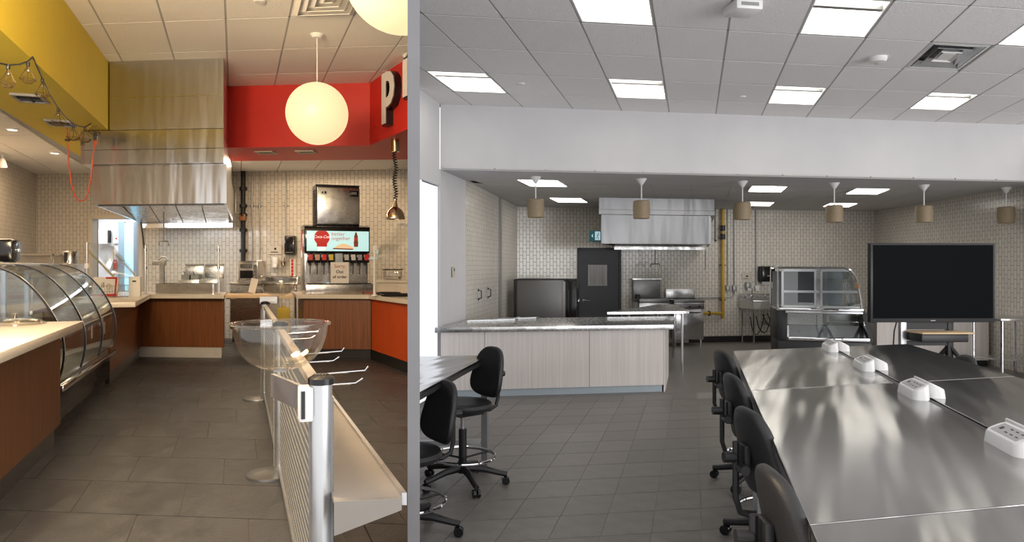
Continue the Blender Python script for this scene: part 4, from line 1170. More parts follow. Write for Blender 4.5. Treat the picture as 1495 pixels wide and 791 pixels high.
# shelf on the far side of the panel
s0, s1 = rail(2.18)+nv*0.03, rail(4.2)+nv*0.03
sh = obj('shelf', MB().prism([s0[:2], (s0+V2(0.212, 0.03))[:2], (s1+V2(0.212, 0))[:2], s1[:2]], 0.885, 0.90), m_white_lam, t, True, 0)
e0, e1 = s0+V2(0.212, 0.03), s1+V2(0.212, 0)
obj('shelf_lip', MB().prism([e0[:2], (e0+V2(0.016, 0))[:2], (e1+V2(0.016, 0))[:2], e1[:2]], 0.875, 0.915), m_alu, sh, True, 0)
mb = MB().extv([Vector((s0.x, s0.y-0.01, 0.90)), Vector((e0.x, e0.y-0.01, 0.90)), Vector((e0.x, e0.y-0.01, 0.862)), Vector((s0.x, s0.y-0.01, 0.79))], (0, 0, 0), (0, 0.012, 0))
obj('shelf_bracket', mb, m_white_lam, sh, True, 0)
s0b, s1b = rail(2.3)+nv*0.03, rail(4.2)+nv*0.03
obj('lower_shelf', MB().prism([s0b[:2], (s0b+V2(0.12, 0.02))[:2], (s1b+V2(0.12, 0))[:2], s1b[:2]], 0.52, 0.535), m_white_lam, t, True, 0)
# wire prongs
for Y, z in ((3.05, 1.16), (3.75, 1.16), (4.9, 1.16)):
    p = rail(Y)+nv*0.02
    mb = MB().tube([(p.x, p.y, z), (p.x+0.26, p.y+0.05, z+0.015), (p.x+0.275, p.y+0.05, z+0.035)], 0.0045, 6)
    mb.tube([(p.x, p.y-0.12, z-0.03), (p.x+0.24, p.y-0.08, z-0.02), (p.x+0.27, p.y-0.07, z+0.0)], 0.0045, 6)
    obj('prong', mb, m_chrome, t, True)
# bowls
def bowl(name, label, c, r_, hgt, arm_to):
    t = thing(name, label, 'bowl', c)
    prof = []
    for k in range(13):
        a_ = PI/2*k/12
        prof.append((r_*math.sin(a_)**0.8 if k else 0.0, hgt*(1-math.cos(a_))))
    inner = [(max(0, q[0]-0.004), q[1]+0.004) for q in reversed(prof)]
    obj('bowl', MB().lathe(prof+[(r_+0.008, hgt+0.002), (r_+0.008, hgt+0.008), (r_-0.004, hgt+0.008)]+inner[1:], 48), m_acrylic, t)
    obj('rim', MB().torus((0, 0, hgt+0.004), r_+0.006, 0.006, 48, 8), m_acrylic, t)
    obj('base_plug', MB().box(-0.022, 0.022, -0.01, 0.01, -0.006, 0.008), m_pipe_grey, t)
    return t
p = rail(2.28)
bowl('bowl', 'large clear plastic bowl mounted over the barrier arm', (-0.70, 2.50, 1.27), 0.168, 0.165, None)
bowl('bowl', 'smaller looking clear bowl mounted at the far barrier post', (-2.03, 7.15, 1.335), 0.19, 0.20, None)
obj('bowl_arm', MB().box(-2.20, -2.02, 7.08, 7.13, 1.26, 1.33), m_alu, t, True)

# ---- ceiling and bulkhead fittings of the servery
def globe(label, c, r_, cut=False):
    t = thing('globe_pendant', label, 'pendant lamp', c)
    prof = [(r_*math.sin(PI*k/24) if 0 < k < 24 else 0.0, -r_*math.cos(PI*k/24)) for k in range(25)]
    mb = MB().lathe(prof, 48)
    parts = [('globe', mb, m_glow)]
    parts.append(('stem', MB().cyl((0, 0, r_-0.01), (0, 0, LZC-c[2]-0.03), 0.007, 8), m_white))
    parts.append(('ceiling_rose', MB().lathe([(0.0, LZC-c[2]-0.045), (0.05, LZC-c[2]-0.04), (0.075, LZC-c[2]-0.012), (0.078, LZC-c[2]), (0, LZC-c[2])], 24), m_white))
    parts.append(('collar', MB().cyl((0, 0, r_-0.005), (0, 0, r_+0.03), 0.018, 12), m_pipe_grey))
    for n_, b_, m_ in parts:
        if cut:
            bmesh.ops.transform(b_.bm, matrix=Matrix.Translation(c), verts=b_.bm.verts[:])
            cut_left(b_)
            if b_.bm.faces: obj(n_, b_, m_, t, True)
        else: obj(n_, b_, m_, t)
    return t
pg = Wp(463, 166, 7.7)
globe('round glowing globe pendant before the red bulkhead', tuple(pg), 0.346)
globe('round glowing globe pendant touching the grey partition', (-0.093*4.03-0.045, 4.05, 3.375), 0.346, True)

t = thing('ceiling_diffuser', 'square cream louvred air diffuser above the globe pendants', 'air diffuser', tuple(V2(-2.97, 8.28)+eL*0.69*1.5+dL*1.06*-1.5)[:2]+(LZC-0.04,))
dc = Vector((t.location.x, t.location.y))
for k, s in enumerate((0.92, 0.70, 0.48, 0.26)):
    mb = MB()
    a_, b_ = eL*0.69*s/2, dL*1.06*s/2
    a2, b2 = eL*0.69*(s-0.13)/2, dL*1.06*(s-0.13)/2
    A = [-a_-b_, a_-b_, a_+b_, -a_+b_]; B = [-a2-b2, a2-b2, a2+b2, -a2+b2]
    for i in range(4):
        p0, p1, q1, q0 = A[i], A[(i+1) % 4], B[(i+1) % 4], B[i]
        zt, zb = 0.035-0.004*k, 0.005-0.004*k
        P = [Vector((p0.x, p0.y, zt)), Vector((p1.x, p1.y, zt)), Vector((q1.x, q1.y, zb)), Vector((q0.x, q0.y, zb))]
        mb._poly(P+[q_+Vector((0, 0, 0.006)) for q_ in P], ((0, 1, 2, 3), (7, 6, 5, 4), (0, 4, 5, 1), (1, 5, 6, 2), (2, 6, 7, 3), (3, 7, 4, 0)))
    obj('louvre_ring', mb, m_ceil_tile_l, t, False, 0)
t = tag(obj('sprinkler_cap', MB().lathe([(0, -0.012), (0.05, -0.01), (0.06, 0), (0, 0)], 20, Wp(379, 2, 6.72)-Vector((0, 0, 0.0))), m_white), 'white sprinkler cap on cream ceiling beside the diffuser', 'sprinkler')
for (u, v, lab) in ((44, 142, 'square black downlight under yellow bulkhead further from the hood'), (88, 178.5, 'square black downlight under yellow bulkhead nearer the hood')):
    p = G(u, v, 3.379) if False else Wp(u, v, (3.38-EYE)*F/(CY-v))
    t = thing('square_downlight', lab, 'downlight', (p.x, p.y, 3.355), ROT_L)
    mb = MB()
    for (x0, x1, y0, y1) in ((-0.14, 0.14, -0.17, -0.14), (-0.14, 0.14, 0.14, 0.17), (-0.14, -0.11, -0.14, 0.14), (0.11, 0.14, -0.14, 0.14)): mb.box(x0, x1, y0, y1, 0, 0.024)
    obj('frame', mb, m_pipe_grey, t)
    obj('recess', MB().box(-0.11, 0.11, -0.14, 0.14, 0.012, 0.024), m_black, t)
    obj('baffle', MB().box(-0.11, 0.11, -0.02, -0.01, 0.002, 0.012).box(-0.01, 0.01, -0.14, 0.14, 0.002, 0.012), m_black_metal, t)
for (u, v, lab) in ((388, 221.5, 'slot downlight in red soffit nearer the hood'), (447, 220.5, 'slot downlight in red soffit below the globe')):
    Y = (3.36-EYE)*F/(CY-v); p = Wp(u, v, Y)
    t = thing('slot_downlight', lab, 'downlight', (p.x, p.y, 3.34), ang)
    mb = MB()
    for (x0, x1, y0, y1) in ((-0.14, 0.14, -0.10, -0.07), (-0.14, 0.14, 0.07, 0.10), (-0.14, -0.11, -0.07, 0.07), (0.11, 0.14, -0.07, 0.07)): mb.box(x0, x1, y0, y1, 0, 0.018)
    obj('frame', mb, m_beige, t)
    obj('recess', MB().box(-0.11, 0.11, -0.07, 0.07, 0.006, 0.018), m_black, t)
for (u, v, lab) in ((18, 188, 'lit round downlight in the low ceiling nearer the yellow bulkhead end'), (80, 222.5, 'lit round downlight in the low ceiling nearer the tiled wall')):
    Y = (LZL-EYE)*F/(CY-v); p = Wp(u, v, Y)
    t = thing('round_downlight', lab, 'downlight', (p.x, p.y, LZL-0.02))
    obj('ring', MB().torus((0, 0, 0.012), 0.065, 0.012, 24, 6), m_white, t)
    obj('lens', MB().cyl((0, 0, 0.006), (0, 0, 0.02), 0.058, 20), m_spot, t)
t = thing('track_light', 'white ceiling track with two spotlight heads by the tiled side wall', 'track light', (-7.15, 10.2, LZL-0.03), ROT_L)
obj('track', MB().box(-0.02, 0.02, -0.9, 0.7, 0, 0.03), m_white, t)
for y in (-0.35, 0.45):
    hd = obj('spot_head', MB().lathe([(0, 0.0), (0.03, 0.0), (0.045, -0.06), (0.06, -0.14), (0.05, -0.14), (0, -0.10)], 18, (0, y, -0.05), Matrix.Rotation(R(18), 4, 'X')), m_white, t)
    obj('stem', MB().cyl((0, y, -0.06), (0, y, 0), 0.012, 8), m_white, hd)
# string of caged bulbs
cordp = [(-6, 91, 4.95), (12, 95, 5.1), (28, 94, 5.35), (40, 90, 5.55), (48, 83, 5.72), (53, 95, 5.9), (62, 115, 6.2), (73, 138, 6.55), (85, 158, 6.9), (96, 171, 7.2), (107, 181, 7.55), (116, 184.5, 7.9), (124, 185.5, 8.1), (132, 181, 8.3), (138, 176, 8.45), (141, 171, 8.5)]
P3 = [Wp(*c_) for c_ in cordp]
t = thing('string_lights', 'black string of caged brass bulbs below the yellow bulkhead', 'string lights', P3[7])
obj('cord', MB().tube(P3, 0.007, 6), m_black, t, True)
for k, (u, v, Y) in enumerate(((12, 95, 5.1), (41, 91, 5.55), (62, 115, 6.2), (85, 158, 6.9), (107, 182, 7.55), (124, 186, 8.1), (139, 176, 8.45))):
    p = Wp(u, v, Y); s = 0.028*Y/5.1*(1 if k < 4 else 0.85)
    sk = obj('socket', MB().cyl(p, p-Vector((0, 0, 0.03)), 0.014, 8), m_black, t, True)
    obj('bulb', MB().lathe([(0, -0.03), (0.010, -0.03), (0.020, -0.06), (0.018, -0.075), (0, -0.085)], 10, p), m_acrylic, sk, True)
    mb = MB()
    ring1 = [p+Vector((s*2.0*math.cos(2*PI*i/5+k), s*2.0*math.sin(2*PI*i/5+k), -0.105-s)) for i in range(5)]
    ring0 = [p+Vector((s*1.1*math.cos(2*PI*(i+0.5)/5+k), s*1.1*math.sin(2*PI*(i+0.5)/5+k), -0.135-s)) for i in range(5)]
    for i in range(5):
        mb.tube([p-Vector((0, 0, 0.025)), ring1[i]], 0.003, 4)
        mb.tube([ring1[i], ring1[(i+1) % 5]], 0.003, 4)
        mb.tube([ring1[i], ring0[i]], 0.003, 4).tube([ring1[(i+1) % 5], ring0[i]], 0.003, 4)
        mb.tube([ring0[i], ring0[(i+1) % 5]], 0.003, 4)
    obj('cage', mb, m_gold_wire, t, True)
cp = [(98, 184, 8.6), (99, 205, 8.6), (100, 235, 8.6), (104, 268, 8.58), (109, 286, 8.56), (116, 293.5, 8.55), (124, 292, 8.54), (129, 280, 8.53), (133, 258, 8.52), (136, 225, 8.5), (139, 204, 8.5)]
P4 = [Wp(*c_) for c_ in cp]
t = thing('extension_cord', 'orange extension cord looped beside the steel hood', 'cord', P4[5])
obj('cord', MB().tube(P4, 0.008, 6), m_orange_cord, t, True)
obj('plug', MB().cyl(Wp(139, 205, 8.5), Wp(140, 193, 8.5), 0.022, 10), m_black, t, True)
obj('plug_sleeve', MB().cyl(Wp(139, 212, 8.5), Wp(139, 204, 8.5), 0.017, 10), m_orange_cord, t, True)
obj('connector', MB().cyl(Wp(98.5, 203, 8.6), Wp(98.5, 206, 8.6), 0.03, 8), m_black, t, True)
# sign letters on the red bulkhead
tdir = Vector((0.485, -0.874, 0)); up = Vector((0, 0, 1)); nrm = tdir.cross(up)
def on_red(s, z, off):
    o_ = Vector((-1.46, 9.73, 0)) + tdir*s + nrm*off + up*z
    M = Matrix((tdir, up, nrm)).transposed().to_4x4(); M.translation = o_
    return M
t = thing('sign_lettering', 'white letters with black sides on the red bulkhead', 'sign', tuple(on_red(0.9, 3.7, 0.05).translation))
for k, (ch, s) in enumerate((('p', 0.90), ('i', 1.47))):
    bk = obj('letter_return', cut_left(MB().text(ch, 0.90, on_red(s+0.02, 4.005, 0.045), 0.045, 0.040)), m_black_gloss, t, True)
    fc = MB().text(ch, 0.90, on_red(s, 4.02, 0.095), 0.004, 0.026)
    obj('letter_face', cut_left(fc), m_white, bk, True)

# ================================================================== RIGHT HALL: THINGS
# ---- recessed ceiling lights
def para(c, a, b, s0a, s1a, s0b, s1b):
    """corners of a parallelogram given in fractions of a cell"""
    o_ = c - a/2 - b/2
    return [(o_+a*s0a+b*s0b)[:2], (o_+a*s1a+b*s0b)[:2], (o_+a*s1a+b*s1b)[:2], (o_+a*s0a+b*s1b)[:2]]
nb = {-5: 'beside the white side wall', -2: 'left of the ceiling box', 1: 'just right of the ceiling box', 4: 'right of the air diffuser', 7: 'furthest from the partition'}
for (i, j) in sorted(LIGHT_CELLS):
    if (i, j) in ((7, -4), (-5, -4)) or j == -7: continue
    c_ = cell(i, j)
    lab = 'square ceiling light %s, %s' % ('next to bulkhead' if j == -1 else 'well out from bulkhead', nb[i])
    t = thing('ceiling_light', lab, 'ceiling light', (c_.x, c_.y, RZC), 0, 'recessed hall lights')
    def pc(*f): return para(c_, ra, rb, *f)
    fr_ = MB()
    for f_ in ((0.015, 0.985, 0.012, 0.03), (0.015, 0.985, 0.97, 0.988), (0.015, 0.035, 0.03, 0.97), (0.965, 0.985, 0.03, 0.97)):
        fr_.prism(pc(*f_), RZC+0.002, RZC+0.07)
    parts = [('frame', fr_, m_white), ('lens', MB().prism(pc(0.035, 0.965, 0.33, 0.97), RZC+0.055, RZC+0.07), m_lens),
             ('lens', MB().prism(pc(0.035, 0.965, 0.03, 0.27), RZC+0.055, RZC+0.07), m_lens), ('crossbar', MB().prism(pc(0.035, 0.965, 0.27, 0.33), RZC+0.02, RZC+0.07), m_pipe_grey)]
    for n_, b_, m_ in parts:
        cut_right(b_)
        if b_.bm.faces: obj(n_, b_, m_, t, True, 0)
# air diffuser
c_ = cell(*DIFF_CELL)
t = thing('air_diffuser', 'square steel air diffuser with stepped cones in the hall ceiling', 'air diffuser', (c_.x, c_.y, RZC-0.01))
for k, (s, m_) in enumerate(((0.49, m_white), (0.40, m_alu), (0.29, m_alu), (0.17, m_white))):
    mb = MB()
    a_, b_, a2, b2 = ra*s, rb*s, ra*(s-0.07), rb*(s-0.07)
    A = [-a_-b_, a_-b_, a_+b_, -a_+b_]; B = [-a2-b2, a2-b2, a2+b2, -a2+b2]
    for q in range(4):
        p0, p1, q1, q0 = A[q], A[(q+1) % 4], B[(q+1) % 4], B[q]
        zt, zb = (0.02, 0.012) if k == 0 else (0.012, 0.06)
        P = [Vector((p0.x, p0.y, zt)), Vector((p1.x, p1.y, zt)), Vector((q1.x, q1.y, zb)), Vector((q0.x, q0.y, zb))]
        mb._poly(P+[z_+Vector((0, 0, 0.008)) for z_ in P], ((0, 1, 2, 3), (7, 6, 5, 4), (0, 4, 5, 1), (1, 5, 6, 2), (2, 6, 7, 3), (3, 7, 4, 0)))
    obj('cone', mb, m_, t, False, 0)
obj('neck', MB().prism([(-ra*0.45-rb*0.45)[:2], (ra*0.45-rb*0.45)[:2], (ra*0.45+rb*0.45)[:2], (-ra*0.45+rb*0.45)[:2]], 0.082, 0.092), m_dark_steel, t, False, 0)
obj('plate', MB().prism([(-ra*0.11-rb*0.11)[:2], (ra*0.11-rb*0.11)[:2], (ra*0.11+rb*0.11)[:2], (-ra*0.11+rb*0.11)[:2]], 0.02, 0.03), m_white, t, False, 0)
def on_ceil(u, v, z): return Wp(u, v, (z-EYE)*F/(CY-v))
p = on_ceil(1281, 84, RZC)
t = thing('smoke_detector', 'white round smoke detector with clear strobe dome beside the diffuser', 'smoke detector', (p.x, p.y, RZC-0.075))
obj('base', MB().lathe([(0, 0.075), (0.085, 0.075), (0.085, 0.05), (0.07, 0.03), (0.04, 0.025), (0, 0.025)], 28), m_white, t)
obj('lens', MB().lathe([(0, 0.0), (0.022, 0.004), (0.03, 0.025), (0, 0.027)], 16), m_acrylic, t)
p = on_ceil(1083, 6, RZC)
t = thing('projector_box', 'white box fixed to the hall ceiling', 'ceiling box', (p.x, p.y, RZC-0.08), ROT_RX)
obj('case', MB().box(-0.11, 0.11, -0.12, 0.09, 0, 0.08, 0.015), m_white, t)
obj('vent', MB().box(-0.07, 0.07, -0.125, -0.119, 0.025, 0.05), m_pipe_grey, t)
for (u, v, lab) in ((1083, 141, 'white sprinkler cap on the ceiling by the bulkhead middle'), (760, 122, 'white sprinkler cap on the ceiling near the side wall')):
    p = on_ceil(u, v, RZC)
    tag(obj('sprinkler_cap', MB().lathe([(0, -0.014), (0.04, -0.012), (0.05, 0), (0, 0)], 20, p), m_white), lab, 'sprinkler')
# kitchen lights
for k, (u, v, lab) in enumerate(((793, 266.5, 'lit flat panel light above the first pendant from the jamb'), (831, 291.5, 'lit flat panel light in kitchen ceiling left of the hood near the tiles'),
                       (1120, 275, 'lit flat panel light in kitchen ceiling right of the hood'), (1107, 297, 'lit flat panel light near back tiles behind the third pendant from the jamb'),
                       (1226, 298.5, 'lit flat panel light near back tiles behind the fourth pendant from the jamb'), (1266, 278.5, 'lit flat panel light between the fourth and fifth pendants from the jamb'))):
    p = on_ceil(u, v, RZK)
    t = thing('panel_light', lab, 'ceiling light', (p.x, p.y, RZK-0.014), 0, 'kitchen panel lights')
    q = [(ra*0.46*sx+rb*0.46*sy)[:2] for sx, sy in ((-1, -1), (1, -1), (1, 1), (-1, 1))]
    obj('lens', MB().prism(poly_in(q, 0.93), -0.002, 0.005), m_lens_k, t, False, 0)
    obj('frame', MB().prism(q, 0.003, 0.013), m_white, t, False, 0)

# ---- pendants below the soffit
ordn = ['first', 'second', 'third', 'fourth', 'fifth', 'sixth']
pend0 = None
for k, (u, vt, vm) in enumerate(((782, 258, 304), (936.5, 261, 306), (1084, 264.5, 308), (1218, 267, 312), (1349, 270, 312.5), (1469, 273.5, 314))):
    p = on_ceil(u, vt, 2.865)
    zc = EYE+(CY-vm)*p.y/F
    lab = 'gold drum pendant, %s from the white jamb' % ordn[k]
    t = thing('drum_pendant', lab, 'pendant lamp', (p.x, p.y, 2.865), 0, 'drum pendants below the soffit')
    dz = 2.865-zc
    obj('cone_canopy', MB().lathe([(0, 0), (0.075, 0), (0.07, -0.01), (0.02, -0.085), (0.012, -0.09), (0, -0.09)], 24), m_white, t)
    obj('rod', MB().cyl((0, 0, -dz+0.12), (0, 0, -0.085), 0.009, 8), m_white, t)
    sh_ = obj('shade', MB().lathe([(0.0, -dz+0.125), (0.10, -dz+0.125), (0.113, -dz+0.115), (0.118, -dz), (0.110, -dz-0.125), (0.104, -dz-0.125), (0.112, -dz), (0.107, -dz+0.11), (0.0, -dz+0.118)], 32), m_burlap, t)
    obj('shade_insert', MB().cyl((0, 0, -dz-0.11), (0, 0, -dz-0.10), 0.104, 24), m_black, sh_)

# ---- white counter
wc = [(-0.40, 8.55), (2.50, 8.99), (2.93, 10.30), (0.0, 9.88)]
t = base_thing('island_counter', 'long whitewashed wood counter with steel top below the pendants', 'counter', wc, 0)
obj('carcass', MB().prism(poly_in(wc, 0.985), 0.09, 0.82), m_ash, t, True, 0)
kc = obj('kick_plate', MB().prism(poly_in(wc, 0.99), 0, 0.09), m_kick_blue, t, True, 0)
fa, fb = Vector(wc[0]), Vector(wc[1])
cuts = [0, 0.19, 0.655, 1.0]
nn = Vector((0.15, -1)).normalized()*0.016
for a_, b_ in zip(cuts, cuts[1:]):
    p, q = fa.lerp(fb, a_+0.001), fa.lerp(fb, b_-0.001)
    obj('front_panel', MB().prism([p, q, q+nn, p+nn], 0.092, 0.82), m_ash, t, True, 0)
obj('end_panel', MB().prism([(2.505, 8.985), (2.525, 8.985), (2.945, 10.29), (2.925, 10.29)], 0.0, 0.82), m_ash, t, True, 0)
tag(obj('steel_worktop', MB().prism([(-0.47, 8.46), (2.62, 8.92), (3.06, 10.36), (0.0, 9.92), (-0.372, 8.64), (-0.445, 8.63)], 0.822, 0.888, 0.006), m_counter_steel),
    'polished steel worktop of the long whitewashed counter', 'worktop')
for k, (u0, u1, v) in enumerate(((682, 752, 466.5), (725, 783, 464))):
    a_, b_ = G(u0, v+1.5, 0.90), G(u1, v-0.5, 0.90)
    t = thing('steel_rail', ('longer flat steel pan rail on the worktop' if k == 0 else 'shorter flat steel pan rail on the worktop'), 'rail', ((a_.x+b_.x)/2, (a_.y+b_.y)/2, 0.889))
    obj('rail', MB().prism([a_[:2], b_[:2], (b_+V2(0.05, 0.12))[:2], (a_+V2(0.05, 0.12))[:2]], 0.889, 0.905, 0.003), m_alu, t, True, 0)
    m0 = a_.lerp(b_, 0.5)
    obj('catch', MB().cbox((m0.x+0.03, m0.y+0.05, 0.911), (0.06, 0.04, 0.012), R(8)), m_dark_steel, t, True)

# ---- kitchen behind the counter
def bwR(u, off=0.0, z=0.0):
    k = (u-CX)/F
    X = k*14.03/(1-0.151*k)
    n = Vector((0.151, -1, 0)).normalized()
    p = Vector((X, backR(X), z)) + n*off
    return p
# door
pa_, pb_ = bwR(843), bwR(906)
ln = (pb_-pa_).length
zt = 2.03
dm = MB().box(0, 0.07, -0.05, 0.02, 0, zt, 0).box(ln-0.05, ln, -0.05, 0.02, 0, zt).box(0, ln, -0.05, 0.02, zt-0.06, zt)
bmesh.ops.transform(dm.bm, matrix=Matrix.Translation(pa_) @ Matrix.Rotation(ROT_RX, 4, 'Z'), verts=dm.bm.verts[:])
d2 = struct('door_2', dm, m_door)
Md = Matrix.Translation(pa_) @ Matrix.Rotation(ROT_RX, 4, 'Z')
lf = MB()
for (x0, x1, z0, z1) in ((0.07, 0.22, 0.01, zt-0.06), (0.65, ln-0.05, 0.01, zt-0.06), (0.22, 0.65, 0.01, 1.23), (0.22, 0.65, 1.67, zt-0.06)):
    lf.box(x0, x1, -0.03, -0.005, z0, z1, 0, Md)
lf_ = struct('door_leaf', lf, m_door, d2)
struct('door_pane', MB().box(0.225, 0.645, -0.022, -0.014, 1.235, 1.665, 0, Md), mat('wired_glass', (0.30, 0.29, 0.28), 0.15, var=0.25, scale=3, stretch=(8, 1, 0.4)), d2)
struct('door_handle', MB().cyl(Md @ Vector((0.12, -0.03, 0.93)), Md @ Vector((0.12, -0.045, 0.93)), 0.035, 16).tube([Md @ Vector((0.12, -0.04, 0.93)), Md @ Vector((0.12, -0.08, 0.93)), Md @ Vector((0.24, -0.085, 0.925))], 0.012, 8), m_chrome, d2)
# exit sign
p = bwR(869, 0.012, 2.17)
t = thing('exit_sign', 'teal running man exit sign over the charcoal door', 'exit sign', p, ROT_RX)
obj('case', MB().box(-0.135, 0.135, -0.06, 0, 0, 0.22, 0.008), m_teal, t)
obj('mount', MB().box(-0.13, 0.13, -0.07, 0.0, 0.22, 0.26), m_beige, t)
pg_ = obj('pictogram_field', MB().box(-0.03, 0.085, -0.064, -0.06, 0.02, 0.20), m_exit_white, t)
mb = MB().lathe([(0, 0), (0.012, 0), (0.012, 0.003), (0, 0.003)], 12, (0.045, -0.064, 0.165), XZ)
for a_, b_ in (((0.035, 0.145), (0.02, 0.09)), ((0.02, 0.09), (0.045, 0.065)), ((0.045, 0.065), (0.04, 0.03)), ((0.02, 0.09), (0.0, 0.06)), ((0.0, 0.06), (-0.02, 0.055)), ((0.035, 0.14), (0.06, 0.115)), ((0.035, 0.14), (0.005, 0.12))):
    mb.tube([(a_[0], -0.066, a_[1]), (b_[0], -0.066, b_[1])], 0.006, 5)
obj('running_man', mb, m_teal, pg_)
obj('arrow', MB().extv([Vector((-0.11, -0.061, 0.11)), Vector((-0.075, -0.061, 0.15)), Vector((-0.075, -0.061, 0.07))], (0, 0, 0), (0, -0.003, 0)), m_exit_white, t)
# hood
t = thing('extractor_hood', 'wide dull steel extractor hood over the kitchen range', 'hood', (3.4, 13.0, 2.03))
sb = lambda mb, xl, xr, yf, dep, z0, z1: skew_box(mb, xl, xr, yf, dep, z0, z1, dR, 0.151, 3.3)
obj('upper_box', sb(MB(), 2.26, 4.44, 12.40, 2.0, 2.66, RZK-0.004), m_hood_r, t, True, 0)
obj('band', sb(MB(), 2.255, 4.445, 12.39, 2.0, 2.575, 2.655), m_hood_r, t, True, 0)
mb = MB()
sb(mb, 2.31, 4.38, 12.45, 0.03, 2.05, 2.57)
ff = lambda X: 12.45+0.151*(X-3.3)
for xa in (2.31, 4.35):
    mb.prism([(xa, ff(xa)), (xa+0.03, ff(xa)), (xa+0.03+0.323*1.95, ff(xa)+1.95), (xa+0.323*1.95, ff(xa)+1.95)], 2.05, 2.57)
obj('canopy', mb, m_hood_r, t, True, 0)
for k in range(5):
    xa, xb = 2.36+k*0.4, 2.36+k*0.4+0.38
    P = [Vector((xa+0.15, ff(xa)+0.45, 2.20)), Vector((xa+0.5, ff(xa)+1.6, 2.08)), Vector((xa+0.5, ff(xa)+1.6, 2.11)), Vector((xa+0.15, ff(xa)+0.45, 2.23))]
    obj('grease_filter', MB().extv(P, (0, 0, 0), (xb-xa, (xb-xa)*0.151, 0)), m_dark_steel, t, True, 0)
obj('rear_lip', sb(MB(), 2.36+0.55, 4.34+0.55, 12.45+1.68, 0.06, 1.985, 2.05), m_steel, t, True, 0)
obj('side_duct', MB().prism([(4.50, 13.2), (4.60, 13.2), (4.72, 13.6), (4.62, 13.6)], 2.1, 2.7), m_dark_steel, t, True, 0)
p = bwR(945, 0.4, 1.99)
mb = MB().tube([p, p-Vector((0, 0, 0.30))], 0.010, 6).tube([p+Vector((-0.10, 0, -0.36)), p+Vector((-0.09, 0, -0.30)), p+Vector((0.09, 0, -0.30)), p+Vector((0.10, 0, -0.36))], 0.012, 6)
obj('nozzle_pipe', mb, m_dark_steel, t, True)
p = bwR(1020, 0.3, 1.99)
obj('drop_pipe', MB().tube([p, p-Vector((0, 0, 0.42))], 0.013, 6), m_pipe_grey, t, True)
# warming cabinet at left
t = thing('holding_cabinet', 'dark steel holding cabinet with black door beside the tiled corner', 'cabinet', (1.34, 12.70, 0), R(-13))
obj('body', MB().box(-0.55, 0.36, 0, 0.75, 0.12, 1.39, 0.008), m_dark_steel, t)
dr_ = obj('door', MB().box(0.37, 0.58, -0.02, 0.73, 0.12, 1.39, 0.008), m_black_gloss, t)
obj('handle', MB().tube([(0.44, -0.02, 0.75), (0.44, -0.06, 0.78), (0.44, -0.06, 1.20), (0.44, -0.02, 1.23)], 0.012, 8), m_black, dr_)
obj('hinge_strip', MB().box(0.33, 0.38, -0.03, 0.0, 0.15, 1.36), m_steel, t)
obj('edge_trim', MB().box(-0.58, -0.54, -0.03, 0.0, 0.10, 1.40), m_black, t)
obj('top_trim', MB().box(-0.56, 0.58, -0.01, 0.75, 1.39, 1.405), m_black, t)
for x in (-0.5, 0.5):
    for y in (0.06, 0.66): obj('caster', MB().cyl((x-0.02, y, 0.05), (x+0.02, y, 0.05), 0.05, 12), m_black, t)
for (u, Y) in ((697, 10.46), (711.5, 11.10)):
    X = -0.098+0.249*(Y-9.77)
    t = thing('coat_hook', 'small black hook handle on the kitchen side wall tiles, ' + ('nearer the jamb' if u < 700 else 'further from the jamb'), 'hook', (X+0.012, Y-0.003, 1.14), R(76))
    obj('grip', MB().tube([(0, 0, 0.14), (0, -0.05, 0.13), (0, -0.05, 0.02), (0, 0, 0.0)], 0.010, 6), m_black, t)
    for z in (0.0, 0.14): obj('mount', MB().box(-0.02, 0.02, -0.008, 0.0, z-0.02, z+0.02), m_black, t)
t = thing('thermostat', 'small beige wall control on the white jamb', 'wall control', (-0.407+0.278*0.48+0.012, 9.13, 1.50), R(74.5))
obj('plate', MB().box(-0.05, 0.03, -0.02, 0, 0, 0.14, 0.006), m_beige, t)
obj('button', MB().box(-0.03, 0.0, -0.028, -0.02, 0.08, 0.12), m_dark_steel, t)
# range line: griddle, fryer
p = bwR(937, 0.62)
t = thing('griddle', 'steel griddle with tall dark splash back under the kitchen hood', 'griddle', (p.x, p.y, 0), ROT_RX*0.3)
obj('cabinet', MB().box(-0.30, 0.30, 0, 0.52, 0.12, 0.90, 0.006), m_steel, t)
obj('plate', MB().box(-0.31, 0.31, -0.04, 0.50, 0.90, 0.98, 0.006), m_dark_steel, t)
obj('splash_back', MB().box(-0.29, 0.29, 0.46, 0.52, 0.98, 1.36, 0.004), m_dark_steel, t)
obj('splash_cap', MB().box(-0.32, 0.30, 0.40, 0.54, 1.36, 1.385), m_steel, t)
obj('grease_knob', MB().cyl((-0.33, 0.0, 0.98), (-0.33, 0.0, 1.07), 0.05, 14), m_black, t)
for x in (-0.27, 0.27): obj('leg', MB().cyl((x, 0.06, 0), (x, 0.06, 0.12), 0.02, 8), m_chrome, t)
p = bwR(985, 0.66)
t = thing('range_oven', 'steel range with low splash back right of the griddle', 'range', (p.x, p.y, 0), ROT_RX*0.3)
obj('cabinet', MB().box(-0.31, 0.31, 0, 0.55, 0.14, 0.90, 0.006), m_steel, t)
obj('cook_top', MB().box(-0.32, 0.32, -0.03, 0.52, 0.90, 0.95, 0.006), m_dark_steel, t)
obj('splash_back', MB().box(-0.31, 0.31, 0.50, 0.55, 0.95, 1.16, 0.004), m_steel, t)
obj('flue', MB().box(-0.31, 0.31, 0.47, 0.52, 0.93, 0.97), m_black, t)
dr_ = obj('oven_door', MB().box(-0.28, 0.30, -0.03, 0, 0.32, 0.74, 0.006), m_steel, t)
obj('door_handle', MB().tube([(-0.2, -0.03, 0.70), (-0.2, -0.07, 0.70), (0.22, -0.07, 0.70), (0.22, -0.03, 0.70)], 0.012, 6), m_black, dr_)
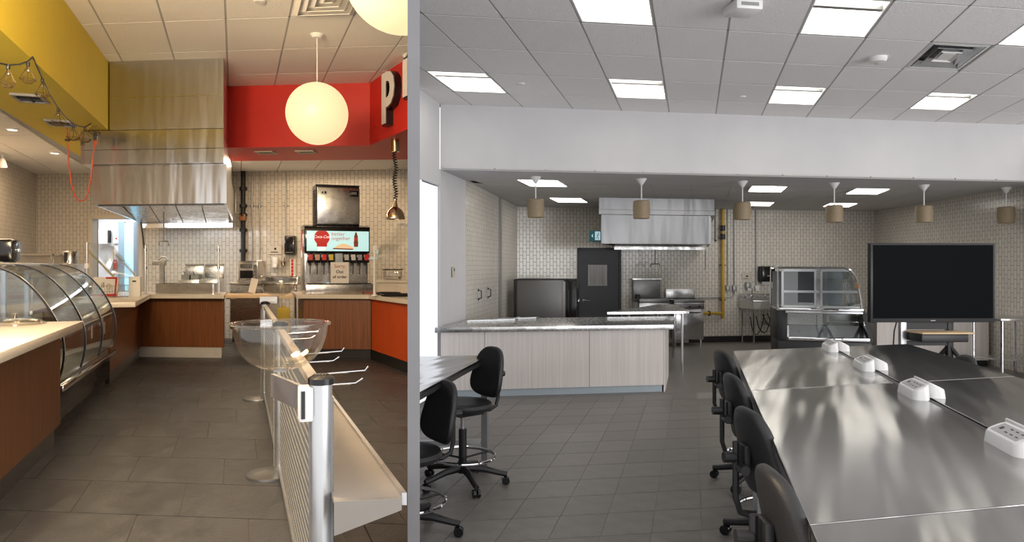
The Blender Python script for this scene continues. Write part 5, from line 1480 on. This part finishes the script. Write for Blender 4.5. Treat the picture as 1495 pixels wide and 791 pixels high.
obj('control_panel', MB().box(-0.30, 0.31, -0.035, 0, 0.77, 0.88, 0.004), m_dark_steel, t)
for x in (-0.2, 0.0, 0.2): obj('knob', MB().cyl((x, -0.035, 0.82), (x, -0.06, 0.82), 0.02, 10), m_black, t)
for x in (-0.27, 0.27): obj('leg', MB().cyl((x, 0.06, 0), (x, 0.06, 0.14), 0.022, 8), m_chrome, t)
t = thing('prep_table', 'pale steel prep table with sharp corner behind the long counter', 'table', (2.75, 11.4, 0))
tp = [(2.06, 10.50), (3.40, 12.55), (3.72, 12.50), (3.40, 10.75)]
obj('top', MB().prism(tp, 0.90, 0.945, 0.004), m_counter_steel, t, True, 0)
obj('fascia', MB().prism([(2.40, 11.0), (3.30, 12.40), (3.34, 12.38), (2.44, 10.98)], 0.72, 0.90), m_hood_r, t, True, 0)
for (x, y) in ((2.45, 10.75), (3.35, 12.3), (3.60, 12.3), (3.32, 10.85)): obj('leg', MB().cyl((x, y, 0), (x, y, 0.90), 0.02, 8), m_chrome, t, True)

# ---- services on the back wall
def zr(v, Y): return EYE+(CY-v)*Y/F
p = bwR(1052, 0.095)
z0_, z1_ = zr(465, p.y), RZK-0.004
t = thing('gas_pipe', 'yellow gas pipe with black valves on the kitchen wall', 'pipe', (p.x, p.y, z0_), ROT_RX)
obj('riser', MB().cyl((0, 0, 0), (0, 0, z1_-z0_), 0.036, 12), m_yellow_pipe, t)
zh = zr(457, p.y)-z0_
obj('branch', MB().tube([(-0.62, 0, zh-0.12), (-0.62, 0, zh), (0, 0, zh)], 0.030, 10), m_yellow_pipe, t)
for v in (333, 345.5):
    z = zr(v, p.y)-z0_
    vl = obj('valve', MB().cyl((0, 0, z-0.06), (0, 0, z+0.06), 0.052, 12), m_black, t)
    obj('valve_lever', MB().box(-0.10, 0.02, -0.06, -0.045, z-0.01, z+0.01), m_black, vl)
for z in (0.40, 1.15, 1.75): obj('clamp', MB().box(-0.055, 0.055, -0.02, 0.05, z-0.012, z+0.012), m_black, t)
obj('branch_clamp', MB().box(-0.32, -0.30, -0.035, 0.05, zh-0.05, zh+0.05), m_black, t)
for (u, v1, r_, lab, boxed) in ((1061.5, 418, 0.013, 'grey conduit ending in outlet box right beside yellow gas pipe', True), (1071, 418, 0.013, 'grey conduit with curved foot second right of the yellow gas pipe', True), (1103, 418, 0.013, 'grey conduit ending in white outlet box left of towel dispenser', True), (1044, 350, 0.012, 'short dark conduit between the hood and yellow gas pipe', False)):
    p = bwR(u, 0.03)
    z0_ = zr(v1, p.y)
    t = thing('conduit', lab, 'conduit', (p.x, p.y, z0_), ROT_RX)
    obj('pipe', MB().cyl((0, 0, 0), (0, 0, RZK-0.004-z0_), r_, 8), m_pipe_grey, t)
    if boxed: obj('outlet_box', MB().box(-0.045, 0.045, -0.04, 0.02, -0.10, 0.02, 0.005), m_white if u > 1080 else m_pipe_grey, t)
    else: obj('end_cap', MB().cyl((0, 0, -0.03), (0, 0, 0), 0.02, 8), m_black, t)
    if 1065 < u < 1080:
        obj('bend', MB().tube([(0, 0.0, -0.08), (0, 0, -0.16), (-0.04, 0, -0.22), (-0.12, 0, -0.24), (-0.95, 0, -0.24)], 0.013, 8), m_pipe_grey, t)
p = bwR(1090, 0.008, zr(409, 15))
t = thing('wall_sign', 'small beige handwash sign above the kitchen sink', 'sign', p, ROT_RX)
obj('plate', MB().box(-0.12, 0.12, -0.008, 0, 0, 0.17), m_beige, t)
obj('symbol', MB().box(-0.02, 0.02, -0.011, -0.008, 0.07, 0.11), m_ink, t)
obj('print_line', MB().box(-0.09, 0.02, -0.011, -0.008, 0.03, 0.04), m_ink, t)
p = bwR(1090, 0.012, zr(424, 15))
t = thing('soap_dispenser', 'grey soap dispenser above the kitchen sink', 'dispenser', p, ROT_RX)
obj('body', MB().box(-0.055, 0.055, -0.09, 0, 0.04, 0.19, 0.02), m_pipe_grey, t)
obj('nozzle', MB().box(-0.03, 0.03, -0.10, -0.03, 0, 0.05, 0.01), m_white, t)
p = bwR(1114.5, 0.02, zr(411, 15))
t = thing('towel_dispenser', 'black paper towel dispenser right above the kitchen sink', 'dispenser', p, ROT_RX)
obj('body', MB().box(-0.155, 0.155, -0.2, 0, 0, 0.34, 0.03), m_black_gloss, t)
obj('window', MB().box(-0.05, 0.05, -0.206, -0.199, 0.12, 0.14), m_pipe_grey, t)
obj('paper', MB().box(-0.11, 0.07, -0.10, -0.09, -0.05, 0.01), m_paper, t)
p = bwR(1131, 0.012, zr(424, 15))
t = thing('soap_dispenser', 'grey soap dispenser on tiles beside the display cabinet', 'dispenser', p, ROT_RX)
obj('body', MB().box(-0.05, 0.05, -0.09, 0, 0.04, 0.19, 0.02), m_pipe_grey, t)
obj('nozzle', MB().box(-0.03, 0.03, -0.10, -0.03, 0, 0.05, 0.01), m_white, t)
# sink
p = bwR(1106, 0.60)
t = thing('hand_sink', 'long steel sink on legs with two taps and loose hoses', 'sink', (p.x, p.y, 0), ROT_RX)
mb = MB().box(-0.46, 0.46, 0.0, 0.03, 0.74, 0.92).box(-0.46, 0.46, 0.52, 0.55, 0.74, 0.92).box(-0.46, -0.43, 0.03, 0.52, 0.74, 0.92).box(0.43, 0.46, 0.03, 0.52, 0.74, 0.92)
obj('basin', mb, m_steel, t)
obj('basin_floor', MB().box(-0.43, 0.43, 0.03, 0.52, 0.74, 0.76), m_steel, t)
obj('rim', MB().box(-0.47, 0.47, -0.02, 0.03, 0.90, 0.93, 0.006), m_steel, t)
obj('back_splash', MB().box(-0.46, 0.46, 0.55, 0.58, 0.74, 1.05), m_steel, t)
for x in (-0.24, 0.22):
    tp_ = obj('tap', MB().tube([(x, 0.54, 0.96), (x, 0.44, 0.97), (x, 0.42, 1.05), (x, 0.40, 1.16), (x, 0.33, 1.19), (x, 0.28, 1.13)], 0.012, 8), m_chrome, t)
    for s in (-1, 1): obj('tap_lever', MB().tube([(x+s*0.10, 0.53, 0.96), (x+s*0.10, 0.47, 0.97), (x+s*0.16, 0.44, 0.985)], 0.014, 6), m_chrome, tp_)
for x in (-0.42, 0.42):
    for y in (0.05, 0.50): obj('leg', MB().cyl((x, y, 0), (x, y, 0.74), 0.018, 8), m_chrome, t)
for k, (x0, x1, zl) in enumerate(((-0.35, -0.05, 0.18), (-0.20, 0.12, 0.22), (-0.05, 0.30, 0.36), (0.05, 0.25, 0.42), (0.10, 0.40, 0.50))):
    path = [(x0+(x1-x0)*s, 0.30+0.03*math.sin(5*s+k), 0.74-(0.74-zl)*math.sin(PI*min(1, 0.06+s*0.9))**0.7) for s in [q/14 for q in range(15)]]
    obj('hose', MB().tube(path, 0.010, 6), m_black, t)
obj('drain', MB().tube([(0.17, 0.3, 0.74), (0.17, 0.3, 0.42), (0.13, 0.32, 0.36), (0.08, 0.36, 0.40), (0.06, 0.50, 0.42)], 0.03, 10), m_pipe_grey, t)

# ---- upright display cabinet
t = thing('display_cabinet', 'tall black and chrome glass food display with curved end beside the screen', 'display case', (4.88, 10.95, 0), R(-16))
def prof_up(): return [(0.0, 0.98), (0.0, 1.62), (1.12, 1.62), (1.22, 1.58), (1.30, 1.49), (1.36, 1.34), (1.40, 1.15), (1.42, 0.98)]
D_ = 0.80
lo = [(0.0, 0.0), (0.0, 0.97), (1.42, 0.97), (1.58, 0.40), (1.58, 0.0)]
def xz(pr, y): return [Vector((a_, y, b_)) for a_, b_ in pr]
obj('base', MB().box(0.0, 1.57, 0.0, D_, 0.0, 0.46, 0.01), m_black, t)
obj('left_cheek', MB().box(-0.01, 0.16, -0.005, D_, 0.46, 0.95, 0.006), m_black, t)
obj('right_cheek', MB().extv([Vector(q) for q in ((1.40, 0, 0.96), (1.46, 0, 0.96), (1.60, 0, 0.46), (1.54, 0, 0.46))], (0, -0.005, 0), (0, D_, 0)), m_black, t)
obj('mesh_panel', MB().extv([Vector(q) for q in ((0.17, 0.35, 0.92), (1.40, 0.35, 0.92), (1.46, 0.30, 0.70), (0.20, 0.30, 0.70))], (0, 0, 0), (0, 0.02, 0)), mat('perforated_steel', (0.30, 0.30, 0.29), 0.35, 0.8, var=0.35, scale=90), t)
tr_ = obj('tray', MB().extv([Vector(q) for q in ((0.20, 0.30, 0.69), (1.48, 0.30, 0.69), (1.54, 0.0, 0.52), (0.18, 0.0, 0.52))], (0, 0, 0), (0, 0.02, 0.01)), m_alu, t)
obj('tray_lip', MB().box(0.18, 1.54, -0.02, 0.0, 0.47, 0.525, 0.004), m_chrome, tr_)
obj('tray_side', MB().box(0.16, 0.19, -0.01, 0.30, 0.52, 0.70), m_steel, tr_)
obj('slant_glass', MB().extv([Vector(q) for q in ((0.17, 0.0, 0.93), (1.41, 0.0, 0.93), (1.53, -0.01, 0.53), (0.18, -0.01, 0.53))], (0, 0, 0), (0, 0.006, 0)), m_glass, t)
obj('waist_trim', MB().box(-0.01, 1.44, -0.02, D_, 0.94, 0.985, 0.006), m_chrome, t)
obj('waist_shelf', MB().box(0.12, 1.42, -0.05, 0.0, 0.90, 0.935, 0.006), m_alu, t)
fr_ = MB()
pu = prof_up()
for y in (0.0, D_):
    fr_.tube([(a_, y, b_) for a_, b_ in pu], 0.022, 6)
obj('frame', fr_, m_chrome, t)
obj('top_plate', MB().box(0.0, 1.14, 0.0, D_, 1.615, 1.635, 0.004), m_alu, t)
obj('end_glass', MB().sheet([[(a_, 0.02, b_) for a_, b_ in pu[2:]], [(a_, D_-0.02, b_) for a_, b_ in pu[2:]]], 0.008), m_glass_case, t)
for (x0, x1) in ((0.06, 0.66), (0.72, 1.30)):
    fm = MB().box(x0, x1, -0.012, 0.012, 1.56, 1.60).box(x0, x1, -0.012, 0.012, 0.99, 1.02).box(x0, x0+0.04, -0.012, 0.012, 1.0, 1.6).box(x1-0.04, x1, -0.012, 0.012, 1.0, 1.6)
    dw = obj('door_frame', fm if x1 < 1 else MB().box(x0, x1-0.10, -0.012, 0.012, 1.56, 1.60).box(x0, x1+0.08, -0.012, 0.012, 0.99, 1.02).box(x0, x0+0.04, -0.012, 0.012, 1.0, 1.6), m_alu, t)
    obj('door_glass', MB().box(x0+0.04, x1-0.04, -0.004, 0.004, 1.02, 1.56), m_glass_case, dw)
    gl = obj('glass_shelf', MB().box(x0+0.02, x1+0.04, 0.02, D_-0.1, 1.235, 1.25), m_glass, t)
    obj('shelf_edge', MB().box(x0+0.02, x1+0.04, -0.02, 0.02, 1.225, 1.262), m_alu, gl)
obj('centre_post', MB().box(0.655, 0.715, -0.015, 0.02, 0.98, 1.62), m_steel, t)
obj('upper_shelf', MB().box(0.80, 1.30, 0.2, D_-0.1, 1.40, 1.42), m_white_lam, t)
obj('back_panel', MB().box(0.03, 1.30, D_-0.03, D_-0.01, 0.99, 1.56), m_dark_steel, t)
obj('price_sticker', MB().box(1.30, 1.36, -0.02, -0.015, 1.30, 1.38), m_amber, t)
for x in (0.1, 1.45):
    obj('foot', MB().box(x, x+0.06, 0.05, 0.11, -0.0, 0.02), m_black, t)

for ch_ in t.children_recursive:
    if ch_.type == 'MESH': ch_.data.transform(Matrix.Diagonal((0.85, 1, 1, 1)))
# ---- ash fronted counter along the right wall, steel top
rc = [(6.45, 10.95), (8.50, 11.25), (8.55, 12.0), (6.55, 11.7)]
t = base_thing('wall_counter', 'pale wood fronted counter behind the large black screen', 'counter', rc, 0)
obj('body', MB().prism(poly_in(rc, 0.98), 0.1, 0.86), m_ash, t, True, 0)
obj('kick', MB().prism(poly_in(rc, 0.95), 0.0, 0.1), m_black, t, True, 0)
obj('top', MB().prism(rc, 0.862, 0.90, 0.004), m_counter_steel, t, True, 0)
t = thing('steel_side_table', 'open steel work table with lower shelf at the right wall', 'table', (8.02, 9.95, 0), R(6))
obj('top', MB().box(-0.42, 0.38, -0.05, 0.55, 0.85, 0.89, 0.005), m_steel, t)
obj('lower_shelf', MB().box(-0.36, 0.38, 0.0, 0.5, 0.27, 0.29), m_steel, t)
for x in (-0.36, 0.34):
    for y in (0.0, 0.5):
        lg = obj('leg', MB().cyl((x, y, 0), (x, y, 0.85), 0.022, 10), m_chrome, t)
        obj('leg_foot', MB().cyl((x, y, 0), (x, y, 0.04), 0.03, 10), m_chrome, lg)

# ---- big screen on a stand
t = thing('display_screen', 'large black flat screen on a wheeled stand with wooden shelf', 'screen', (5.66, 8.42, 0), R(1))
obj('bezel', MB().box(-0.775, 0.775, 0, 0.07, 0.955, 1.93, 0.006), m_black, t)
obj('panel', MB().box(-0.745, 0.745, -0.006, 0.0, 1.005, 1.905), m_screen, t)
obj('maker_mark', MB().box(-0.03, 0.03, -0.003, 0.0, 0.975, 0.981), m_pipe_grey, t)
for x in (-0.31, 0.28):
    obj('column', MB().box(x-0.035, x+0.035, 0.08, 0.14, 0.12, 1.7, 0.004), m_alu if x < 0 else m_black_metal, t)
obj('bracket', MB().box(-0.27, 0.26, 0.09, 0.12, 0.86, 1.3), m_black_metal, t)
obj('shelf', MB().box(-0.28, 0.36, -0.22, 0.12, 0.83, 0.85, 0.006), m_wood_flap, t)
obj('shelf_box', MB().box(-0.26, 0.31, -0.18, 0.12, 0.73, 0.828, 0.01), m_black, t)
obj('cross_bar', MB().box(-0.31, 0.28, 0.09, 0.13, 0.66, 0.72), m_black_metal, t)
for x in (-0.31, 0.28):
    for s in (-1, 1):
        lg = obj('leg', MB().tube([(x, 0.11, 0.66), (x+s*0.05, 0.11-s*0.05, 0.56), (x+s*0.22, 0.11-s*0.35, 0.12)], 0.026, 8), m_black_metal, t)
        obj('caster', MB().cyl((x+s*0.22-0.015, 0.11-s*0.35, 0.05), (x+s*0.22+0.015, 0.11-s*0.35, 0.05), 0.05, 14).cyl((x+s*0.22, 0.11-s*0.35, 0.06), (x+s*0.22, 0.11-s*0.35, 0.14), 0.014, 8), m_black, lg)
obj('cable', MB().tube([(-0.42, 0.05, 0.96), (-0.45, 0.05, 0.85), (-0.46, 0.06, 0.6), (-0.40, 0.1, 0.45), (-0.32, 0.1, 0.40)], 0.008, 6), m_black, t)

# ---- steel tables in two rows
TT = 0.92
LE = lambda Y: 0.909+0.326*(Y-1.81)
CE = lambda Y: 2.20+0.296*(Y-2.73)
RE = lambda Y: 3.56+0.26*(Y-4.42)
def hit(Y0, m, line):                            # where the row line from the left edge meets a long line
    X0 = LE(Y0); X = X0
    for _ in range(30): X = line(Y0+m*(X-X0))
    return Vector((X, Y0+m*(X-X0)))
rows = [(0.85, 0.19), (1.93, 0.215), (4.01, 0.267), (5.89, 0.285)]
rn = ['closest to the hall entrance', 'in the middle row', 'closest to the big screen']
def table(name, label, q, group):
    t = base_thing(name, label, 'table', q, 0, group)
    g = poly_in(q, 0.9955)
    obj('top', MB().prism(g, TT-0.018, TT, 0.003), m_table_top, t, True, 0)
    obj('edge_band', MB().prism(poly_in(q, 0.991), TT-0.055, TT-0.018), m_dark_steel, t, True, 0)
    ins = poly_in(q, 0.90)
    for k in range(4):
        p_, q_ = Vector(ins[k]), Vector(ins[(k+1) % 4])
        n_ = Vector((-(q_-p_).y, (q_-p_).x)).normalized()*0.03
        obj('apron', MB().prism([p_, q_, q_+n_, p_+n_], TT-0.12, TT-0.055), m_black_metal, t, True, 0)
    for p_ in poly_in(q, 0.88):
        lg = obj('leg', MB().cbox((p_[0], p_[1], (TT-0.055)/2+0.01), (0.05, 0.05, TT-0.075), R(-18)), m_pipe_grey, t, True)
        obj('foot', MB().cyl((p_[0], p_[1], 0), (p_[0], p_[1], 0.02), 0.025, 10), m_black, lg, True)
    return t
for k in range(3):
    (y0, m0), (y1, m1) = rows[k], rows[k+1]
    L0_, L1_ = hit(y0, m0, LE), hit(y1, m1, LE)
    C0_, C1_ = hit(y0, m0, CE), hit(y1, m1, CE)
    R0_, R1_ = hit(y0, m0, RE), hit(y1, m1, RE)
    gap = Vector((0.022, 0))
    table('steel_table', 'polished steel table lined with black chairs, ' + rn[k], [tuple(L0_), tuple(C0_-gap), tuple(C1_-gap), tuple(L1_)], 'polished steel tables')
    table('steel_table', 'polished steel table away from the lined chairs, ' + rn[k], [tuple(C0_+gap), tuple(R0_), tuple(R1_), tuple(C1_+gap)], 'polished steel tables')
ca, cb_ = hit(0.9, 0.19, CE), hit(5.86, 0.285, CE)
ch = MB().prism([ca-Vector((0.017, 0)), ca+Vector((0.017, 0)), cb_+Vector((0.017, 0)), cb_-Vector((0.017, 0))], 0.86, 0.914)
tag(obj('cable_channel', ch, m_black), 'black cable channel running between the steel tables', 'cable channel')

# power units straddling the slot
slot_rot = -math.atan(0.296)
pu0 = None
def power_unit(loc, rz, label, grp):
    global pu0
    if pu0 is None:
        t = thing('power_outlet', label, 'power outlet', loc, rz, grp)
        mb = MB()
        def ring(hw, hl, rad, zf):
            out = []
            for (sx, sy, a0) in ((1, 1, 0), (-1, 1, 90), (-1, -1, 180), (1, -1, 270)):
                for q in range(6):
                    a_ = R(a0+q*18)
                    x, y = sx*(hw-rad)+rad*math.cos(a_), sy*(hl-rad)+rad*math.sin(a_)
                    out.append(Vector((x, y, zf(x))))
            return out
        slope = 0.5
        ztop = lambda x: 0.066+slope*x
        rings = [[mb.bm.verts.new(p_) for p_ in r_] for r_ in (ring(0.044, 0.150, 0.032, lambda x: 0.0), ring(0.040, 0.142, 0.030, lambda x: ztop(x)-0.006), ring(0.036, 0.136, 0.027, ztop))]
        N_ = 24
        for r_ in range(2):
            for i in range(N_): mb.bm.faces.new((rings[r_][i], rings[r_][(i+1) % N_], rings[r_+1][(i+1) % N_], rings[r_+1][i]))
        mb.bm.faces.new(rings[0][::-1]); mb.bm.faces.new(rings[2])
        obj('shell', mb, m_white, t)
        Msl = Matrix.Translation((0, 0, 0.0665)) @ Matrix.Rotation(-math.atan(slope), 4, 'Y')
        fp = obj('face_plate', MB().box(-0.028, 0.028, -0.110, 0.110, -0.001, 0.0015, 0, Msl), mat('outlet_grey', (0.42, 0.42, 0.42), 0.5), t)
        for y in (-0.08, -0.035, 0.01):
            for x in (-0.013, 0.011): obj('socket_slot', MB().box(x, x+0.004, y-0.010, y+0.010, 0.001, 0.003, 0, Msl), m_black, fp)
        obj('usb_port', MB().box(-0.008, 0.008, 0.060, 0.080, 0.001, 0.003, 0, Msl), m_black, fp)
        pu0 = t
        return t
    return dup(pu0, loc, rz, label, grp)
wh = ['nearest the big screen', 'second from the big screen', 'third from the big screen', 'fourth from the big screen']
for k, (u, v) in enumerate(((1211, 510.5), (1256, 537), (1330, 576), (1466, 652))):
    Y = (EYE-TT)*F/(v-CY)
    X = CE(Y)
    power_unit((X-0.064, Y-0.03, TT), slot_rot, 'white power outlet on the chair row side of the channel, ' + wh[k], 'desk power outlets')
    power_unit((X+0.064, Y+0.03, TT), slot_rot+PI, 'white power outlet across the channel from the chair row, ' + wh[k], 'desk power outlets')

# ---- drafting chairs
def make_chair(label, grp, sh=0.60):
    t = thing('drafting_chair', label, 'chair', (0, 0, 0), 0, grp)
    d_ = sh-0.60
    # star base
    for k in range(5):
        a_ = 2*PI*k/5+0.3
        e = Vector((math.cos(a_), math.sin(a_), 0))
        ar = obj('base_arm', MB().tube([e*0.03+Vector((0, 0, 0.125)), e*0.16+Vector((0, 0, 0.115)), e*0.28+Vector((0, 0, 0.085)), e*0.335+Vector((0, 0, 0.075))], [0.030, 0.026, 0.021, 0.020], 8), m_black, t)
        n_ = Vector((-e.y, e.x, 0))
        cs = MB()
        cc = e*0.325+Vector((0, 0, 0.03))
        for s in (-1, 1): cs.cyl(cc+n_*s*0.008, cc+n_*s*0.026, 0.030, 14)
        cs.cyl(cc+Vector((0, 0, 0.0)), cc+Vector((0, 0, 0.05)), 0.009, 8)
        obj('caster', cs, m_black_gloss, ar)
    obj('hub', MB().cyl((0, 0, 0.09), (0, 0, 0.17), 0.042, 16), m_black, t)
    obj('column_sleeve', MB().cyl((0, 0, 0.17), (0, 0, 0.42+d_*0.5), 0.031, 16), m_black, t)
    obj('gas_lift', MB().cyl((0, 0, 0.42+d_*0.5), (0, 0, sh-0.05), 0.017, 12), m_chrome, t)
    fr_ = obj('foot_ring', MB().torus((0, 0, 0.215), 0.245, 0.012, 40, 8), m_chrome, t)
    for k in range(3):
        a_ = 2*PI*k/3+0.5
        e = Vector((math.cos(a_), math.sin(a_), 0))
        obj('ring_spoke', MB().tube([e*0.03+Vector((0, 0, 0.20)), e*0.242+Vector((0, 0, 0.212))], 0.008, 6), m_black, fr_)
    # seat
    prof = [(0, sh-0.05), (0.17, sh-0.048), (0.225, sh-0.02), (0.232, sh+0.0), (0.222, sh+0.022), (0.17, sh+0.028), (0.08, sh+0.020), (0, sh+0.018)]
    mb = MB().lathe(prof, 32)
    for q in mb.bm.verts: q.co.y *= 0.96
    obj('seat', mb, m_vinyl, t)
    obj('seat_plate', MB().box(-0.09, 0.09, -0.11, 0.09, sh-0.075, sh-0.048, 0.006), m_black, t)
    obj('lever', MB().tube([(0.06, 0.0, sh-0.065), (0.17, 0.02, sh-0.075), (0.21, 0.03, sh-0.075)], 0.010, 6), m_black, t)
    obj('tilt_knob', MB().cyl((-0.02, -0.16, sh-0.085), (-0.02, -0.16, sh-0.05), 0.028, 12), m_black, t)
    # backrest: rounded, wider below, slightly wrapped
    zb, zt_ = sh+0.035, sh+0.42
    zc_, hz = (zb+zt_)/2, (zt_-zb)/2
    def bp(a_, k, dy):                            # point of the pad: angle, scale of the outline, depth
        ca_, sa_ = math.cos(a_), math.sin(a_)
        ex = 2/3.0
        px = math.copysign(abs(ca_)**ex, ca_)*k
        pz = math.copysign(abs(sa_)**ex, sa_)*k
        s = 0.5+0.5*pz
        x = px*(0.205-0.06*s)
        return (x, -0.255-0.03*s+0.045*(x/0.2)**2+0.015*math.cos(s*PI)+dy, zc_+pz*hz)
    mb = MB()
    th = 0.026
    layers = [(0.0, -th), (0.35, -th), (0.7, -th), (0.90, -th*0.95), (0.97, -th*0.7), (1.0, -th*0.25), (1.0, th*0.25), (0.97, th*0.7), (0.90, th*0.95), (0.7, th), (0.35, th), (0.0, th)]
    rings = []
    for k_, dy in layers:
        if k_ == 0: rings.append([mb.bm.verts.new(bp(0, 0, dy))])
        else: rings.append([mb.bm.verts.new(bp(2*PI*(q+0.5)/36, k_, dy)) for q in range(36)])
    for A, B in zip(rings, rings[1:]):
        for q in range(36):
            q2 = (q+1) % 36
            if len(A) == 1: mb.bm.faces.new((A[0], B[q2], B[q]))
            elif len(B) == 1: mb.bm.faces.new((A[q], A[q2], B[0]))
            else: mb.bm.faces.new((A[q], A[q2], B[q2], B[q]))
    obj('backrest', mb, m_vinyl, t, False, 50)
    br_ = obj('back_bracket', MB().tube([(0, -0.08, sh-0.065), (0, -0.26, sh-0.07), (0, -0.325, sh-0.045), (0, -0.345, sh+0.02), (0, -0.345, sh+0.27)], 0.014, 6), m_black_metal, t)
    obj('bracket_plate', MB().box(-0.045, 0.045, -0.325, -0.295, sh+0.13, sh+0.26, 0.008), m_black, br_)
    obj('height_knob', MB().cyl((0, -0.35, sh+0.20), (0, -0.40, sh+0.20), 0.024, 12).cyl((0, -0.345, sh+0.20), (0, -0.36, sh+0.20), 0.016, 10), m_black, br_)
    obj('side_knob', MB().cyl((0.02, -0.335, sh+0.16), (0.075, -0.335, sh+0.16), 0.022, 10), m_black, br_)
    return t
GR = 'black drafting chairs'
ch0 = make_chair('black drafting chair pushed under the steel table, closest to the big screen', GR)
def face(deg): return R(deg-90)
def place(root, x, y, rz):
    root.location = (x, y, 0); root.rotation_euler = (0, 0, rz)
    ROOTM[root.name] = Matrix.Translation((x, y, 0)) @ Matrix.Rotation(rz, 4, 'Z')
def by_back(X, Y, deg): # seat centre so that the backrest middle stands at X, Y
    return (X+0.26*math.cos(R(deg)), Y+0.26*math.sin(R(deg)))
spots = [(1.90, 5.15, 4, None), (1.55, 4.02, -2, 'second from the big screen'), (1.255, 3.05, 3, 'third from the big screen'), (0.965, 2.14, -4, 'furthest from the big screen')]
for (X, Y, dg, lab) in spots:
    x, y = by_back(X, Y, dg)
    if lab is None: place(ch0, x, y, face(dg))
    else: dup(ch0, (x, y, 0), face(dg), 'black drafting chair pushed under the steel table, ' + lab, GR)
dup(ch0, (-0.075, 5.18, 0), face(217), 'whole black drafting chair with chrome ring at the small side table', GR)
chl = make_chair('low black chair at the far side of the steel tables, nearer the big screen', GR, 0.50)
x, y = by_back(4.02, 5.62, 175); place(chl, x, y, face(175))
x, y = by_back(3.82, 4.55, 178); dup(chl, (x, y, 0), face(178), 'low black chair at the far side of the steel tables, further from the big screen', GR)

cB = dup(chl, (-0.41, 4.20, 0), face(214), 'black drafting chair half hidden by the grey partition', GR)
cut_tree_right(cB)

# ---- small table by the partition
q = [(-0.315, 3.93), (0.13, 5.60), (-0.75, 5.48), (-0.75, 3.86)]
t = base_thing('side_table', 'dark steel table beside the partition with two chairs', 'table', [(-0.3, 4.0), (0.13, 5.6), (-0.45, 5.5)], 0)
obj('top', cut_right(MB().prism(q, TT-0.018, TT)), m_table_top, t, True, 0)
obj('edge_band', cut_right(MB().prism(poly_in(q, 0.992), TT-0.05, TT-0.018)), m_dark_steel, t, True, 0)
lg = obj('leg', MB().cbox((0.10, 5.50, 0.44), (0.05, 0.05, 0.84), R(-18)), m_pipe_grey, t, True)
obj('leg_foot', MB().cbox((0.10, 5.50, 0.01), (0.06, 0.06, 0.02), R(-18)), m_black, lg, True)
obj('stretcher', cut_right(MB().prism([(0.08, 5.49), (0.08, 5.52), (-0.7, 5.42), (-0.7, 5.39)], 0.22, 0.26)), m_pipe_grey, t, True, 0)
